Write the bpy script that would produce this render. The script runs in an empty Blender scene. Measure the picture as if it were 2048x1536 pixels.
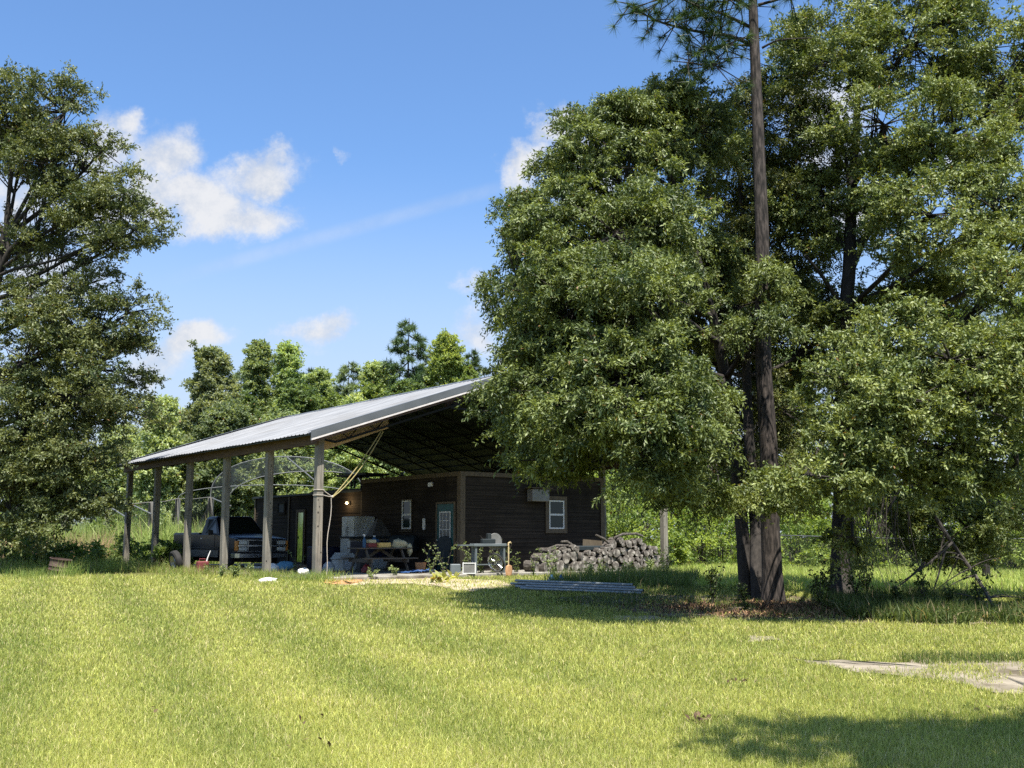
import bpy, math, random
import numpy as np
from mathutils import Vector, Matrix
R = math.radians
rnd = random.Random(7)
rng = np.random.default_rng(11)
sc = bpy.context.scene
col = sc.collection

# ------------------------------------------------------------------ camera
CAM = np.array((0.0, 0.0, 1.5)); FPX = 2100.0; PITCH = math.atan(307 / FPX)
def P(px, py, Y):
    """world point seen at photo pixel (px,py) at depth Y (used to plan where things stand)"""
    c, s = math.cos(PITCH), math.sin(PITCH)
    dx, dy = px - 1024.0, 768.0 - py
    ray = np.array((dx, FPX * c - dy * s, FPX * s + dy * c))
    return CAM + ray * (Y / ray[1])
def S(a, b, t):
    t = np.clip((np.asarray(t, float) - a) / (b - a), 0, 1); return t * t * (3 - 2 * t)
def g(x, y):
    """height of the ground"""
    x = np.asarray(x, float); y = np.asarray(y, float)
    h = .36 * S(8, 26, y) - .2 * S(6, 14, x) * S(18, 30, y)
    return h + .012 * np.sin(x * 1.3 + y * .7) * np.sin(y * .9 - x * .4) * S(0, 3, np.abs(y - 34) + 0 * x)
def G(px, py):
    """ground point seen at a photo pixel"""
    lo, hi = 3.0, 300.0
    for _ in range(60):
        m = (lo + hi) / 2; p = P(px, py, m)
        if p[2] > g(p[0], p[1]): lo = m
        else: hi = m
    p = P(px, py, lo); p[2] = g(p[0], p[1]); return p
cam = bpy.data.cameras.new('camera'); cam.sensor_width = 36; cam.lens = 36 * FPX / 2048
cam.clip_end = 3000; cam.clip_start = .1
co = bpy.data.objects.new('camera', cam); col.objects.link(co)
co.location = CAM; co.rotation_euler = (math.pi / 2 + PITCH, 0, 0); sc.camera = co

# ------------------------------------------------------------------ object helpers
def tag(o, label=None, cat=None, group=None, kind=None):
    if label: o['label'] = label
    if cat: o['category'] = cat
    if group: o['group'] = group
    if kind: o['kind'] = kind
    return o
def thing(name, label, cat, loc=(0, 0, 0), rz=0.0, group=None):
    o = bpy.data.objects.new(name, None); o.empty_display_size = .1; col.objects.link(o)
    o.location = [float(v) for v in loc]; o.rotation_euler = (0, 0, rz)
    return tag(o, label, cat, group)
def np_mesh(name, V, F, mats, parent=None, colors=None, smooth=False, mi=None, k=None):
    """V (n,3); F list of faces or (m,k) array"""
    me = bpy.data.meshes.new(name)
    if isinstance(F, np.ndarray):
        m, kk = F.shape
        me.vertices.add(len(V)); me.vertices.foreach_set('co', np.asarray(V, np.float32).ravel())
        me.loops.add(m * kk); me.loops.foreach_set('vertex_index', F.astype(np.int32).ravel())
        me.polygons.add(m)
        me.polygons.foreach_set('loop_start', np.arange(0, m * kk, kk, dtype=np.int32))
        me.polygons.foreach_set('loop_total', np.full(m, kk, np.int32))
        if colors is not None:
            a = me.color_attributes.new('tint', 'FLOAT_COLOR', 'POINT')
            c4 = np.ones((len(V), 4), np.float32); c4[:, :3] = colors
            a.data.foreach_set('color', c4.ravel())
        me.update(calc_edges=True)
    else:
        me.from_pydata([tuple(map(float, v)) for v in V], [], F); me.update()
    if not isinstance(mats, (list, tuple)): mats = [mats]
    for m_ in mats: me.materials.append(m_)
    if mi is not None: me.polygons.foreach_set('material_index', np.asarray(mi, np.int32))
    if smooth: me.polygons.foreach_set('use_smooth', np.ones(len(me.polygons), bool))
    me.validate() if not isinstance(F, np.ndarray) else None
    o = bpy.data.objects.new(name, me); col.objects.link(o)
    if parent is not None: o.parent = parent
    return o
class MB:
    def __init__(s): s.v = []; s.f = []; s.mi = []; s.cur = 0
    def add(s, V, F):
        b = len(s.v); s.v.extend([tuple(map(float, p)) for p in V]); s.f.extend([tuple(b + i for i in f) for f in F]); s.mi.extend([s.cur] * len(F)); return s
    def hexa(s, p):   # 8 points: bottom 0-3 ccw, top 4-7
        return s.add(p, [(3, 2, 1, 0), (4, 5, 6, 7), (0, 1, 5, 4), (1, 2, 6, 5), (2, 3, 7, 6), (3, 0, 4, 7)])
    def box(s, a, b, M=None):
        (x0, y0, z0), (x1, y1, z1) = a, b
        p = [(x0, y0, z0), (x1, y0, z0), (x1, y1, z0), (x0, y1, z0), (x0, y0, z1), (x1, y0, z1), (x1, y1, z1), (x0, y1, z1)]
        if M is not None: p = [tuple(M @ Vector(q)) for q in p]
        return s.hexa(p)
    def bbox(s, a, b, bv=.01, M=None):
        """box with bevelled edges"""
        (x0, y0, z0), (x1, y1, z1) = a, b; V = []
        for zz, i in ((z0, bv), (z0 + bv, 0), (z1 - bv, 0), (z1, bv)):
            X0, X1, Y0, Y1 = x0 + i, x1 - i, y0 + i, y1 - i
            V += [(X0 + bv, Y0, zz), (X1 - bv, Y0, zz), (X1, Y0 + bv, zz), (X1, Y1 - bv, zz), (X1 - bv, Y1, zz), (X0 + bv, Y1, zz), (X0, Y1 - bv, zz), (X0, Y0 + bv, zz)]
        if M is not None: V = [tuple(M @ Vector(q)) for q in V]
        F = [tuple(range(7, -1, -1)), tuple(range(24, 32))]
        for L in range(3):
            for i in range(8):
                j = (i + 1) % 8; F.append((L * 8 + i, L * 8 + j, L * 8 + 8 + j, L * 8 + 8 + i))
        return s.add(V, F)
    def tube(s, pts, rad, n=6, cap=True):
        pts = [Vector([float(c) for c in p]) for p in pts]
        if not hasattr(rad, '__len__'): rad = [rad] * len(pts)
        V = []; F = []; prev = None
        for i, p in enumerate(pts):
            d = (pts[min(i + 1, len(pts) - 1)] - pts[max(i - 1, 0)])
            if d.length < 1e-9: d = Vector((0, 0, 1))
            d.normalize()
            a = prev if prev is not None else (Vector((1, 0, 0)) if abs(d.x) < .8 else Vector((0, 1, 0)))
            a = a - d * a.dot(d)
            if a.length < 1e-6: a = d.orthogonal()
            a.normalize(); b = d.cross(a); prev = a
            for k in range(n):
                t = 2 * math.pi * k / n
                V.append(p + (a * math.cos(t) + b * math.sin(t)) * float(rad[i]))
        for i in range(len(pts) - 1):
            for k in range(n):
                j = (k + 1) % n; F.append((i * n + k, i * n + j, i * n + n + j, i * n + n + k))
        if cap: F.append(tuple(range(n - 1, -1, -1))); F.append(tuple((len(pts) - 1) * n + k for k in range(n)))
        return s.add(V, F)
    def bar(s, a, b, w, h=None):
        """square bar between two points"""
        a = Vector([float(c) for c in a]); b = Vector([float(c) for c in b]); h = h or w
        d = (b - a).normalized(); r = Vector((0, 0, 1)) if abs(d.z) < .95 else Vector((0, 1, 0))
        x = d.cross(r).normalized() * w / 2; y = x.cross(d).normalized() * h / 2
        return s.hexa([a - x - y, a + x - y, a + x + y, a - x + y, b - x - y, b + x - y, b + x + y, b - x + y])
    def prism(s, out, x0, x1):
        """outline [(y,z)] extruded along x"""
        n = len(out); V = [(x0, y, z) for y, z in out] + [(x1, y, z) for y, z in out]
        F = [tuple(range(n)), tuple(range(2 * n - 1, n - 1, -1))]
        F += [(i, n + i, n + (i + 1) % n, (i + 1) % n) for i in range(n)]
        return s.add(V, F)
    def lathe(s, prof, n=20, M=None, closed=False):
        V = []; F = []
        for r, z in prof:
            for k in range(n):
                t = 2 * math.pi * k / n; V.append(Vector((r * math.cos(t), r * math.sin(t), z)))
        m = len(prof)
        for i in range(m if closed else m - 1):
            for k in range(n):
                j = (k + 1) % n; i2 = (i + 1) % m; F.append((i * n + k, i * n + j, i2 * n + j, i2 * n + k))
        if M is not None: V = [M @ v for v in V]
        return s.add(V, F)
    def blob(s, c, r, seed=0, n=14, m=9, rough=.16, flat=None):
        """lumpy soft body; flat: local z below which it is flattened"""
        q = random.Random(seed); ph = [(q.uniform(1, 4), q.uniform(1, 4), q.uniform(0, 6.3), q.uniform(0, 6.3)) for _ in range(4)]
        V = []; F = []
        for i in range(m + 1):
            th = math.pi * i / m
            for k in range(n):
                t = 2 * math.pi * k / n
                w = 1 + rough * sum(math.sin(a * th * 2 + e) * math.sin(round(b) * t + f) for a, b, e, f in ph) / 2
                x, y, z = math.sin(th) * math.cos(t) * r[0] * w, math.sin(th) * math.sin(t) * r[1] * w, math.cos(th) * r[2] * w
                if flat is not None: z = max(z, flat)
                V.append((c[0] + x, c[1] + y, c[2] + z))
        for i in range(m):
            for k in range(n):
                j = (k + 1) % n; F.append((i * n + k, i * n + n + k, i * n + n + j, i * n + j))
        return s.add(V, F)
    def build(s, name, mats, parent=None, smooth=False):
        return np_mesh(name, s.v, s.f, mats, parent, smooth=smooth, mi=s.mi if isinstance(mats, (list, tuple)) else None)
def autosmooth(o, ang=40):
    me = o.data; me.polygons.foreach_set('use_smooth', np.ones(len(me.polygons), bool))
    try: me.set_sharp_from_angle(angle=R(ang))
    except Exception: pass
    return o

# ------------------------------------------------------------------ materials
def newmat(name):
    m = bpy.data.materials.new(name); m.use_nodes = True
    nt = m.node_tree; nt.nodes.clear()
    out = nt.nodes.new('ShaderNodeOutputMaterial'); return m, nt, out
def ramp(nt, fac, stops):
    r = nt.nodes.new('ShaderNodeValToRGB'); cr = r.color_ramp
    while len(cr.elements) < len(stops): cr.elements.new(.5)
    for e, (p, c) in zip(cr.elements, stops): e.position = p; e.color = (*c, 1)
    nt.links.new(fac, r.inputs[0]); return r.outputs[0]
def noise(nt, vec, scale, detail=5, rough=.6, dist=0):
    n = nt.nodes.new('ShaderNodeTexNoise'); n.inputs['Scale'].default_value = scale; n.inputs['Detail'].default_value = detail
    n.inputs['Roughness'].default_value = rough; n.inputs['Distortion'].default_value = dist
    if vec is not None: nt.links.new(vec, n.inputs['Vector'])
    return n.outputs['Fac']
def mapping(nt, scale=(1, 1, 1), coord='Object', loc=(0, 0, 0)):
    t = nt.nodes.new('ShaderNodeTexCoord'); m = nt.nodes.new('ShaderNodeMapping')
    m.inputs['Scale'].default_value = scale; m.inputs['Location'].default_value = loc
    nt.links.new(t.outputs[coord], m.inputs[0]); return m.outputs[0]
def mixc(nt, fac, a, b, mode='MIX'):
    m = nt.nodes.new('ShaderNodeMix'); m.data_type = 'RGBA'; m.blend_type = mode
    for i, v in ((0, fac), (6, a), (7, b)):
        if hasattr(v, 'links') or hasattr(v, 'is_linked'): nt.links.new(v, m.inputs[i])
        elif i == 0: m.inputs[0].default_value = v
        else: m.inputs[i].default_value = (*v, 1)
    return m.outputs[2]
def mat(name, c1, c2=None, scale=6, rough=.7, metal=0, spec=.4, bump=0, stretch=(1, 1, 1), stops=None, dirt=None, coat=0, detail=6):
    m, nt, out = newmat(name); b = nt.nodes.new('ShaderNodeBsdfPrincipled')
    b.inputs['Roughness'].default_value = rough; b.inputs['Metallic'].default_value = metal
    b.inputs['Specular IOR Level'].default_value = spec; b.inputs['Coat Weight'].default_value = coat
    nt.links.new(b.outputs[0], out.inputs[0])
    c2 = c2 or tuple(min(1, v * 1.25) for v in c1)
    v = mapping(nt, stretch); f = noise(nt, v, scale, detail)
    c = ramp(nt, f, stops or [(.3, c1), (.7, c2)])
    if dirt:
        f2 = noise(nt, mapping(nt, (1, 1, 1), loc=(3, 1, 7)), dirt[0], 6, .65)
        fr = ramp(nt, f2, [(.48, (0, 0, 0)), (.68, (1, 1, 1))]); c = mixc(nt, fr, c, dirt[1])
    nt.links.new(c, b.inputs['Base Color'])
    if bump:
        bp = nt.nodes.new('ShaderNodeBump'); bp.inputs['Strength'].default_value = bump; bp.inputs['Distance'].default_value = .02
        nt.links.new(f, bp.inputs['Height']); nt.links.new(bp.outputs[0], b.inputs['Normal'])
    return m
def leafmat(name, trans=.35, rough=.42, spec=.5, tt=(1.25, 1.2, .5), gain=1.0):
    m, nt, out = newmat(name)
    a = nt.nodes.new('ShaderNodeVertexColor'); a.layer_name = 'tint'
    b = nt.nodes.new('ShaderNodeBsdfPrincipled'); b.inputs['Roughness'].default_value = rough; b.inputs['Specular IOR Level'].default_value = spec
    nt.links.new(a.outputs[0], b.inputs['Base Color'])
    t = nt.nodes.new('ShaderNodeBsdfTranslucent'); nt.links.new(mixc(nt, 1.0, a.outputs[0], tt, 'MULTIPLY'), t.inputs[0])
    mx = nt.nodes.new('ShaderNodeMixShader'); mx.inputs[0].default_value = trans
    nt.links.new(b.outputs[0], mx.inputs[1]); nt.links.new(t.outputs[0], mx.inputs[2]); nt.links.new(mx.outputs[0], out.inputs[0])
    return m
def netmat(name, c, alpha):
    m, nt, out = newmat(name)
    d = nt.nodes.new('ShaderNodeBsdfDiffuse'); d.inputs[0].default_value = (*c, 1); t = nt.nodes.new('ShaderNodeBsdfTransparent')
    mx = nt.nodes.new('ShaderNodeMixShader')
    f = noise(nt, mapping(nt), 2.2, 4); mr = nt.nodes.new('ShaderNodeMapRange')
    mr.inputs[1].default_value = .3; mr.inputs[2].default_value = .7; mr.inputs[3].default_value = alpha * .6; mr.inputs[4].default_value = min(1, alpha * 1.4)
    nt.links.new(f, mr.inputs[0]); nt.links.new(mr.outputs[0], mx.inputs[0])
    nt.links.new(t.outputs[0], mx.inputs[1]); nt.links.new(d.outputs[0], mx.inputs[2]); nt.links.new(mx.outputs[0], out.inputs[0]); return m
def glassmat(name, c, rough=.03, spec=1.0):
    return mat(name, c, c, rough=.08, spec=spec * .3)
M = {}
M['post'] = mat('weathered post wood', (.20, .17, .125), (.46, .41, .32), 3.2, .85, bump=.5, stretch=(7, 7, .45), stops=[(.25, (.085, .075, .055)), (.45, (.20, .18, .145)), (.75, (.30, .275, .225))], dirt=(1.3, (.14, .13, .11)))
M['beam'] = mat('brown beam', (.06, .035, .02), (.125, .078, .045), 4, .8, bump=.3, stretch=(6, .5, 6))
M['siding'] = mat('old board siding', (.05, .033, .022), (.12, .08, .054), 2.4, .9, spec=.15, bump=.5, stretch=(.13, .13, 8), stops=[(.28, (.009, .0072, .006)), (.5, (.032, .0255, .0195)), (.78, (.078, .062, .048))], dirt=(.8, (.018, .0145, .0115)))
M['casing'] = mat('tan casing boards', (.075, .057, .036), (.135, .105, .068), 4, .85, bump=.3, stretch=(3, 3, .8))
M['roof'] = mat('galvanised roofing', (.13, .134, .14), (.245, .25, .255), 1.1, .5, metal=.15, spec=.4, stretch=(.35, 2.2, 1), dirt=(.5, (.14, .138, .135)))
M['trim'] = mat('grey metal trim', (.085, .094, .10), (.13, .14, .148), 2, .5, metal=.1, stretch=(.6, 4, 1))
M['white_trim'] = mat('pale drip edge', (.55, .5, .47), (.75, .7, .66), 5, .5)
M['fascia'] = mat('faded rake board', (.07, .045, .04), (.13, .09, .078), 5, .8)
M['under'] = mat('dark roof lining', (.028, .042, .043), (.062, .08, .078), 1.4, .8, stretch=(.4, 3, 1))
M['osb'] = mat('plywood panel', (.36, .25, .13), (.5, .36, .2), 9, .85)
M['steel'] = mat('dark truss steel', (.004, .0045, .005), (.010, .010, .010), 8, .6, metal=.3)
M['concrete'] = mat('concrete slab', (.20, .185, .155), (.32, .30, .25), 3, .9, bump=.25, dirt=(1.1, (.11, .095, .07)))
M['white_frame'] = mat('white vinyl', (.58, .58, .55), (.70, .70, .67), 3, .5)
M['glass'] = glassmat('dark window glass', (.018, .03, .028))
M['mirror_glass'] = mat('reflective glass door', (.30, .40, .22), (.36, .46, .26), rough=.06, metal=.75)
M['door_green'] = mat('dark green door paint', (.006, .055, .055), (.012, .08, .078), 3, .45)
M['white_enamel'] = mat('white enamel', (.34, .36, .35), (.44, .45, .43), 2.5, .35, dirt=(1.6, (.25, .24, .21)))
M['navy'] = mat('navy truck paint', (.002, .004, .012), (.004, .007, .021), 2, .35, spec=.35, coat=.15)
M['lower_grey'] = mat('dusty grey lower paint', (.13, .12, .10), (.20, .18, .15), 3, .5)
M['black_plastic'] = mat('black plastic', (.012, .012, .012), (.025, .025, .025), 6, .5)
M['chrome'] = mat('dull chrome', (.42, .43, .43), (.6, .6, .6), 4, .22, metal=.9)
M['lens'] = mat('clear lamp lens', (.45, .46, .42), (.75, .75, .7), 22, .12, spec=.9, stretch=(1, 1, .2))
M['amber'] = mat('amber lamp lens', (.55, .18, .012), (.68, .27, .03), 12, .25, spec=.7)
M['autoglass'] = glassmat('vehicle glass', (.012, .02, .018))
M['tyre'] = mat('tyre rubber', (.012, .012, .012), (.03, .028, .026), 8, .85)
M['rim'] = mat('wheel rim', (.25, .25, .25), (.4, .4, .4), 5, .35, metal=.7)
M['barn_red'] = mat('maroon can', (.12, .025, .03), (.2, .045, .045), 6, .6)
M['red'] = mat('red plastic', (.15, .018, .018), (.22, .03, .026), 6, .5)
M['yellow'] = mat('yellow card', (.55, .36, .09), (.66, .46, .16), 6, .7)
M['blue'] = mat('blue plastic', (.018, .065, .13), (.03, .10, .20), 5, .5)
M['blue_cloth'] = mat('faded blue cloth', (.06, .17, .26), (.11, .25, .36), 5, .8)
M['tarp'] = mat('blue tarp', (.018, .05, .14), (.035, .085, .22), 5, .5)
M['cream_cloth'] = mat('cream cloth', (.40, .36, .22), (.54, .49, .32), 6, .9)
M['white_bag'] = mat('white sack', (.62, .60, .56), (.78, .76, .72), 7, .75, bump=.4)
M['grey_bag'] = mat('clear grey plastic bag', (.30, .31, .30), (.55, .56, .55), 9, .3, bump=.6)
M['grey_sheet'] = mat('grey sheet metal', (.16, .155, .14), (.24, .235, .22), 3, .55, metal=.3)
M['dull_hood'] = mat('dull brown grey sheet metal', (.055, .05, .042), (.10, .09, .078), 4, .7)
M['fridge'] = mat('refrigerator enamel', (.60, .62, .60), (.70, .71, .68), 2, .35, dirt=(1.6, (.5, .48, .43)))
M['dark_cover'] = mat('dark cover', (.010, .016, .018), (.022, .03, .032), 4, .7)
M['dark_blue'] = mat('dark blue panel', (.004, .006, .02), (.008, .012, .035), 3, .3)
M['table_wood'] = mat('weathered table wood', (.07, .055, .04), (.15, .12, .09), 5, .85, stretch=(.8, 6, 6))
M['bench_grey'] = mat('grey painted bench', (.09, .11, .115), (.14, .16, .165), 4, .55)
M['tan_wood'] = mat('pale handle wood', (.42, .31, .15), (.58, .46, .27), 6, .6, stretch=(4, 4, .8))
M['rust_tan'] = mat('rusty blade', (.42, .22, .10), (.55, .32, .17), 8, .8)
M['rust'] = mat('rusty drum steel', (.035, .022, .018), (.085, .05, .038), 7, .85, bump=.4, dirt=(4, (.12, .08, .065)))
M['log_bark'] = mat('grey log bark', (.09, .075, .06), (.26, .225, .19), 7, .95, bump=.9, stretch=(3, 1, 3), stops=[(.3, (.025, .021, .017)), (.55, (.10, .086, .072)), (.75, (.24, .215, .185))])
M['log_end'] = mat('sawn log end', (.22, .165, .115), (.46, .375, .28), 5, .9, bump=.5, stops=[(.30, (.03, .026, .022)), (.47, (.17, .148, .125)), (.66, (.48, .44, .38))], dirt=(3.2, (.12, .11, .10)))  # wood tones, plus dappled sun put into the pale end of the ramp
M['pipe'] = mat('galvanised pipe', (.14, .165, .165), (.30, .325, .32), 6, .5, metal=.3, stretch=(1, 6, 6))
M['rope'] = mat('yellow rope', (.26, .21, .075), (.34, .29, .13), 20, .8)
M['white_rope'] = mat('pale rope', (.36, .32, .27), (.5, .46, .4), 20, .8)
M['pvc'] = mat('white hoop pipe', (.10, .105, .10), (.16, .165, .16), 4, .45)
M['net_post'] = mat('pale fence post wood', (.12, .115, .10), (.24, .225, .20), 4, .9, bump=.4, stretch=(6, 6, .6))
M['net'] = netmat('black netting', (.035, .04, .042), .42)
M['net_thin'] = netmat('thin grey netting', (.07, .08, .085), .15)
M['wire'] = mat('fence wire', (.05, .055, .055), (.10, .105, .105), 8, .5, metal=.5)
M['pine_bark'] = mat('pine bark', (.08, .05, .036), (.26, .175, .13), 7, .95, bump=1.0, stretch=(3.0, 3.0, .55), stops=[(.36, (.008, .0062, .005)), (.48, (.034, .027, .022)), (.64, (.088, .070, .058))])
M['oak_bark'] = mat('dark oak bark', (.014, .012, .010), (.05, .042, .035), 7, .95, bump=1.0, stretch=(2.2, 2.2, .5))
M['branch'] = mat('grey branch bark', (.03, .026, .022), (.09, .078, .066), 8, .95, bump=.5)
M['leaf'] = leafmat('oak leaves', .27, .50, .45)
M['leaf_soft'] = leafmat('soft leaves', .48, .5, .4)
M['needle'] = leafmat('pine needles', .25, .45, .4)
M['blade'] = leafmat('grass blades', .42, .55, .3, (1.15, 1.12, .6))
M['dry'] = leafmat('dead leaves', .15, .8, .2, (1, 1, 1))
# ------------------------------------------------------------------ light and sky
SUN = Vector((.112, -.42, 1.0)).normalized()
SUN_EL = math.asin(SUN.z); SUN_AZ = math.atan2(SUN.x, SUN.y)
sl = bpy.data.lights.new('sun', 'SUN'); sl.energy = 5.0; sl.angle = R(.53); sl.color = (1, .955, .88)
so = bpy.data.objects.new('sun', sl); col.objects.link(so); so.location = (0, 0, 60)
so.rotation_euler = (-SUN).to_track_quat('-Z', 'Y').to_euler()
w = bpy.data.worlds.new('World'); sc.world = w; w.use_nodes = True
nt = w.node_tree; nt.nodes.clear()
wo = nt.nodes.new('ShaderNodeOutputWorld'); bg = nt.nodes.new('ShaderNodeBackground'); nt.links.new(bg.outputs[0], wo.inputs[0])
SKY = .09
bg.inputs[1].default_value = SKY
sky = nt.nodes.new('ShaderNodeTexSky'); sky.sky_type = 'NISHITA'; sky.sun_disc = False
sky.sun_elevation = SUN_EL; sky.sun_rotation = SUN_AZ; sky.air_density = 1.0; sky.dust_density = 1.0; sky.ozone_density = 1.6
def math_n(op, a, b=None, c=None, clamp=False):
    n = nt.nodes.new('ShaderNodeMath'); n.operation = op; n.use_clamp = clamp
    for i, v in enumerate((a, b, c)):
        if v is None: continue
        if isinstance(v, (int, float)): n.inputs[i].default_value = v
        else: nt.links.new(v, n.inputs[i])
    return n.outputs[0]
def mapr(v, a, b, c, d, interp='SMOOTHSTEP'):
    n = nt.nodes.new('ShaderNodeMapRange'); n.interpolation_type = interp
    for i, x in enumerate((a, b, c, d)): n.inputs[i + 1].default_value = x
    nt.links.new(v, n.inputs[0]); return n.outputs[0]
tcw = nt.nodes.new('ShaderNodeTexCoord'); sp = nt.nodes.new('ShaderNodeSeparateXYZ'); nt.links.new(tcw.outputs['Generated'], sp.inputs[0])
yy = math_n('MAXIMUM', sp.outputs[1], .05)
ca = math_n('DIVIDE', sp.outputs[0], yy); cb = math_n('DIVIDE', sp.outputs[2], yy)
cv = nt.nodes.new('ShaderNodeCombineXYZ'); nt.links.new(ca, cv.inputs[0]); nt.links.new(cb, cv.inputs[1])
def dirab(px, py):
    p = P(px, py, 1.0) - CAM; return p[0], p[2]
# billowing edges: the cloud outline is displaced by noise
nz = nt.nodes.new('ShaderNodeTexNoise'); nz.inputs['Scale'].default_value = 9; nz.inputs['Detail'].default_value = 7; nz.inputs['Roughness'].default_value = .62
nt.links.new(cv.outputs[0], nz.inputs['Vector'])
sub = nt.nodes.new('ShaderNodeVectorMath'); sub.operation = 'SUBTRACT'; nt.links.new(nz.outputs['Color'], sub.inputs[0]); sub.inputs[1].default_value = (.5, .5, .5)
scl = nt.nodes.new('ShaderNodeVectorMath'); scl.operation = 'MULTIPLY'; nt.links.new(sub.outputs[0], scl.inputs[0]); scl.inputs[1].default_value = (.13, .10, 0)
wv = nt.nodes.new('ShaderNodeVectorMath'); wv.operation = 'ADD'; nt.links.new(cv.outputs[0], wv.inputs[0]); nt.links.new(scl.outputs[0], wv.inputs[1])
CL = [(250, 245, 50, 40, 0, .9), (560, 300, 60, 36, 10, .8),   # photo px centre, half sizes in px, tilt deg, strength
    (215, 300, 70, 95, 0, 1), (330, 330, 80, 100, 0, 1), (400, 405, 130, 70, 0, 1.1), (520, 335, 115, 60, 18, 1.05), (470, 420, 130, 55, 0, 1), (300, 410, 110, 70, 0, 1), (180, 440, 120, 70, 0, .8),
    (1048, 330, 58, 52, 20, 1.0), (1110, 275, 62, 50, 30, 1), (1170, 340, 100, 80, 0, 1),
    (692, 308, 12, 18, 0, .38), (645, 655, 85, 42, 22, .88), (400, 685, 110, 48, 8, 1.05), (330, 720, 90, 50, 0, .8), (930, 585, 60, 32, 0, .6), (950, 660, 80, 50, 0, .75), (600, 700, 70, 30, 0, .35),
    (1640, 250, 150, 170, 0, .85), (1700, 420, 120, 90, 0, .8), (1950, 330, 110, 60, 0, .7), (90, 560, 150, 90, 0, .8), (60, 400, 90, 110, 0, .9)]
dens = None; lower = None
for px, py, hx, hy, tl, stg in CL:
    a0, b0 = dirab(px, py)
    s1 = nt.nodes.new('ShaderNodeVectorMath'); s1.operation = 'SUBTRACT'; nt.links.new(wv.outputs[0], s1.inputs[0]); s1.inputs[1].default_value = (a0, b0, 0)
    src = s1.outputs[0]
    if tl:
        vr = nt.nodes.new('ShaderNodeVectorRotate'); vr.rotation_type = 'Z_AXIS'; vr.inputs['Angle'].default_value = R(-tl); nt.links.new(src, vr.inputs['Vector']); src = vr.outputs[0]
    s2 = nt.nodes.new('ShaderNodeVectorMath'); s2.operation = 'MULTIPLY'; nt.links.new(src, s2.inputs[0]); s2.inputs[1].default_value = (2122 / hx, 2122 / hy, 0)
    s3 = nt.nodes.new('ShaderNodeVectorMath'); s3.operation = 'LENGTH'; nt.links.new(s2.outputs[0], s3.inputs[0])
    f = mapr(s3.outputs['Value'], .15, 1.42, stg, 0)
    dens = f if dens is None else math_n('MAXIMUM', dens, f)
n2 = nt.nodes.new('ShaderNodeTexNoise'); n2.inputs['Scale'].default_value = 22; n2.inputs['Detail'].default_value = 11; n2.inputs['Roughness'].default_value = .7
nt.links.new(cv.outputs[0], n2.inputs['Vector'])
dd = math_n('ADD', dens, math_n('MULTIPLY', math_n('SUBTRACT', n2.outputs['Fac'], .5), 1.15))
dd = math_n('MULTIPLY', mapr(dd, .12, 1.05, 0, .97), mapr(dens, 0, .25, 0, 1))
# thin streak of high cloud
a0, b0 = dirab(330, 562); a1, b1 = dirab(1010, 372); L = math.hypot(a1 - a0, b1 - b0); nx, ny = -(b1 - b0) / L, (a1 - a0) / L
dist = math_n('ABSOLUTE', math_n('ADD', math_n('ADD', math_n('MULTIPLY', ca, nx), math_n('MULTIPLY', cb, ny)), -(nx * a0 + ny * b0)))
along = math_n('ADD', math_n('ADD', math_n('MULTIPLY', ca, ny), math_n('MULTIPLY', cb, -nx)), -(ny * a0 - nx * b0))
streak = math_n('MULTIPLY', mapr(dist, .001, .011, .19, 0), math_n('MULTIPLY', mapr(along, -.02, .09, 0, 1), mapr(along, L - .05, L + .05, 1, 0)))
dd = math_n('MAXIMUM', dd, math_n('MULTIPLY', streak, math_n('ADD', n2.outputs['Fac'], .35)))
# pale air low in the sky
hz = mapr(sp.outputs[2], .04, .36, .90, 0)
def wmix(fac, a, b):
    m = nt.nodes.new('ShaderNodeMix'); m.data_type = 'RGBA'; nt.links.new(fac, m.inputs[0])
    for i, v in ((6, a), (7, b)):
        if isinstance(v, tuple): m.inputs[i].default_value = (*v, 1)
        else: nt.links.new(v, m.inputs[i])
    return m.outputs[2]
K = 1 / SKY
tnt = nt.nodes.new('ShaderNodeMix'); tnt.data_type = 'RGBA'; tnt.blend_type = 'MULTIPLY'; tnt.inputs[0].default_value = 1
nt.links.new(sky.outputs[0], tnt.inputs[6]); tnt.inputs[7].default_value = (.76, .98, 1.20, 1)
c = wmix(hz, tnt.outputs[2], (.30 * K, .342 * K, .41 * K))
cc = wmix(mapr(n2.outputs['Fac'], .35, .62, 0, 1), (.30 * K, .325 * K, .37 * K), (.40 * K, .405 * K, .42 * K))
c = wmix(dd, c, cc); nt.links.new(c, bg.inputs[0])
sc.view_settings.view_transform = 'Standard'; sc.view_settings.look = 'None'; sc.view_settings.gamma = 1; sc.view_settings.use_curve_mapping = False
sc.view_settings.exposure = 1.1
cy = sc.cycles
cy.max_bounces = 6; cy.diffuse_bounces = 3; cy.glossy_bounces = 3; cy.transmission_bounces = 4; cy.transparent_max_bounces = 10
cy.caustics_reflective = False; cy.caustics_refractive = False; cy.use_adaptive_sampling = False
try: cy.use_denoising = False
except Exception: pass
cy.sample_clamp_indirect = 4

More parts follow.
